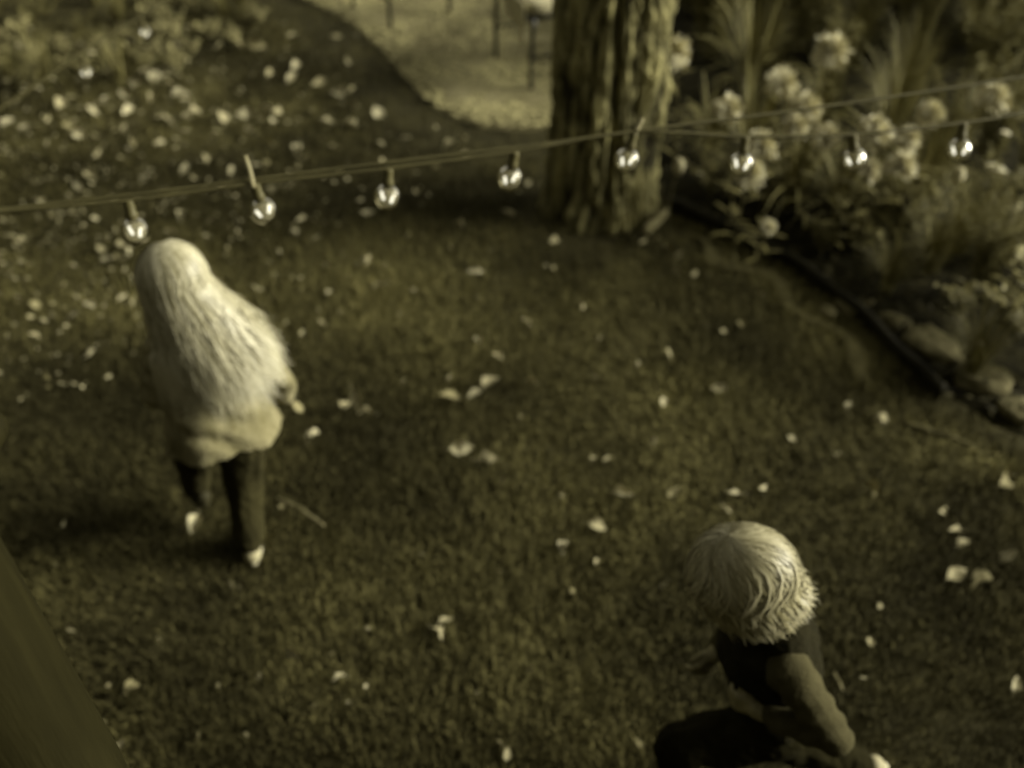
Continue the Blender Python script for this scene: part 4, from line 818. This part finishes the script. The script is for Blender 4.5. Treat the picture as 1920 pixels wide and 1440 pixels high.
# running child, seen from above
F2 = np.array([-1, .08, 0]); YAW2 = math.atan2(-F2[0], F2[1])
boy = empty('person', (0, 0, 0), YAW2)
tag(boy, 'fair haired child in dark vest and trousers, running and leaning forward, seen from above', 'person')
hc2 = np.array([-.05, .17, 1.055]); HM2 = rotm((.4, 1, -.5))
hw = at(1382, 1086, 2.22); cy_, sy_ = math.cos(YAW2), math.sin(YAW2)
boy.location = (hw[0]-(hc2[0]*cy_-hc2[1]*sy_), hw[1]-(hc2[0]*sy_+hc2[1]*cy_), 0)
b = MB(); head(b, hc2, HM2, .98)
b.chain([hc2+[0, -.03, -.07], [-.03, .09, .91]], [.040, .046]); b.ball((-.025, .07, .82), (.115, .085, .11)); b.ball((-.01, .03, .69), (.105, .08, .12)); b.ball((0, 0, .56), (.112, .09, .09))
RS, RE, RW = np.array([.10, .115, .875]), np.array([.16, .07, .69]), np.array([.09, .15, .60])
LS, LE, LW = np.array([-.145, .035, .865]), np.array([-.195, -.075, .72]), np.array([-.12, .08, .69])
b.chain([RS, RE, RW], [.040, .031, .023]); b.chain([LS, LE, LW], [.040, .031, .023]); b.cap((.03, .09, .87), .045, RS, .042); b.cap((-.08, .06, .87), .045, LS, .042)
RH, RK, RA = np.array([.066, -.01, .54]), np.array([.075, -.03, .285]), np.array([.08, -.28, .165])
LH, LK, LA = np.array([-.066, .01, .54]), np.array([-.085, .235, .455]), np.array([-.09, .20, .20])
b.chain([RH, RK, RA], [.070, .048, .034]); b.chain([LH, LK, LA], [.070, .048, .034])
fm = unit((RW-RE)[None])[0]; xx = unit(np.cross(fm, [1, 0, .2])[None])[0]; hand(b, RW, np.stack([-xx, fm, np.cross(-xx, fm)], 1), .93, 1.0)
fm = unit((LW-LE)[None])[0]; xx = unit(np.cross(fm, [-1, 0, .2])[None])[0]; hand(b, LW, np.stack([xx, fm, np.cross(xx, fm)], 1), .93, 1.0)
obj('body', remesh(b, 'body', .0042, 3), m_skin, boy); eyes(boy, hc2, HM2, .98)
sb = MB(); sb.ball((-.025, .07, .83), (.105, .08, .09)); sb.cap((-.03, .10, .92), .048, (-.025, .08, .87), .07); sb.ball((0, .015, .60), (.118, .095, .10))
sb.cap((.06, .095, .865), .05, RS, .054); sb.cap((-.10, .05, .86), .05, LS, .054); sb.chain([RS, RE, RE*.25+RW*.75], [.050, .043, .036]); sb.chain([LS, LE, LE*.25+LW*.75], [.050, .043, .036])
me = remesh(sb, 'shirt', .0055, 4); garment_noise(me, .006, 16, 91, lambda V: .003*np.sin(V[:, 2]*45+V[:, 0]*60+V[:, 1]*70+5*vnoise(V, 8, 4))); obj('shirt', me, mat('olive_shirt', .23, .28, 12, .95, .2, bscale=120, spec=.1, bb=.45), boy)
vb = MB(); vb.ball((-.025, .065, .815), (.142, .116, .105)); vb.cap((-.03, .085, .93), .056, (-.025, .07, .88), .085); vb.ball((-.012, .03, .69), (.132, .108, .13)); vb.ball((0, .005, .585), (.136, .112, .07)); vb.cap((.03, .085, .87), .068, (.075, .105, .868), .066); vb.cap((-.07, .05, .875), .066, (-.088, .048, .872), .062)
me = remesh(vb, 'vest', .0055, 4); garment_noise(me, .014, 18, 93, lambda V: .006*np.cos(V[:, 2]*95)); obj('vest', me, mat('dark_vest', .09, .14, 12, .9, .4, bscale=60, spec=.08), boy)
tb = MB(); tb.ball((0, 0, .54), (.126, .102, .085)); tb.chain([RH, RK, RA], [.080, .060, .052]); tb.chain([LH, LK, LA], [.080, .060, .052])
me = remesh(tb, 'trousers', .006, 4); garment_noise(me, .016, 26, 95); obj('trousers', me, mat('dark_trousers', .09, .14, 10, .95, .3, spec=.05), boy)
shoe(boy, RA+[0, 0, -.01], (0, .55, -.85), (0, .85, .5), m_sh, .95, m_so); shoe(boy, LA+[0, 0, -.01], (0, 1, .05), (0, -.05, 1), m_sh, .95, m_so)
def torso_b(P):
    P = P.copy(); zz = P[:, 2]; cyb = np.interp(zz, [.55, .8, .93], [.0, .06, .09]); rx = np.interp(zz, [.55, .86, .95, 1.0], [.14, .15, .07, .04]); ry = np.interp(zz, [.55, .86, .95, 1.0], [.12, .11, .07, .04])
    dx = (P[:, 0]+.03)/rx; dy = (P[:, 1]-cyb)/ry; d = np.hypot(dx, dy)+1e-6; f = np.where(d < 1.03, 1.03/d, 1); P[:, 0] = dx*rx*f-.03; P[:, 1] = cyb+dy*ry*f; return P
hair(boy, hc2, HM2, 1.06, 10000, .095, m_hairB, 15, (0, -1, 0), lambda P: P, .007, sway=(.01, -.045, .0), spread=.011, bk=.0, face_gap=.3, flare=-.25)
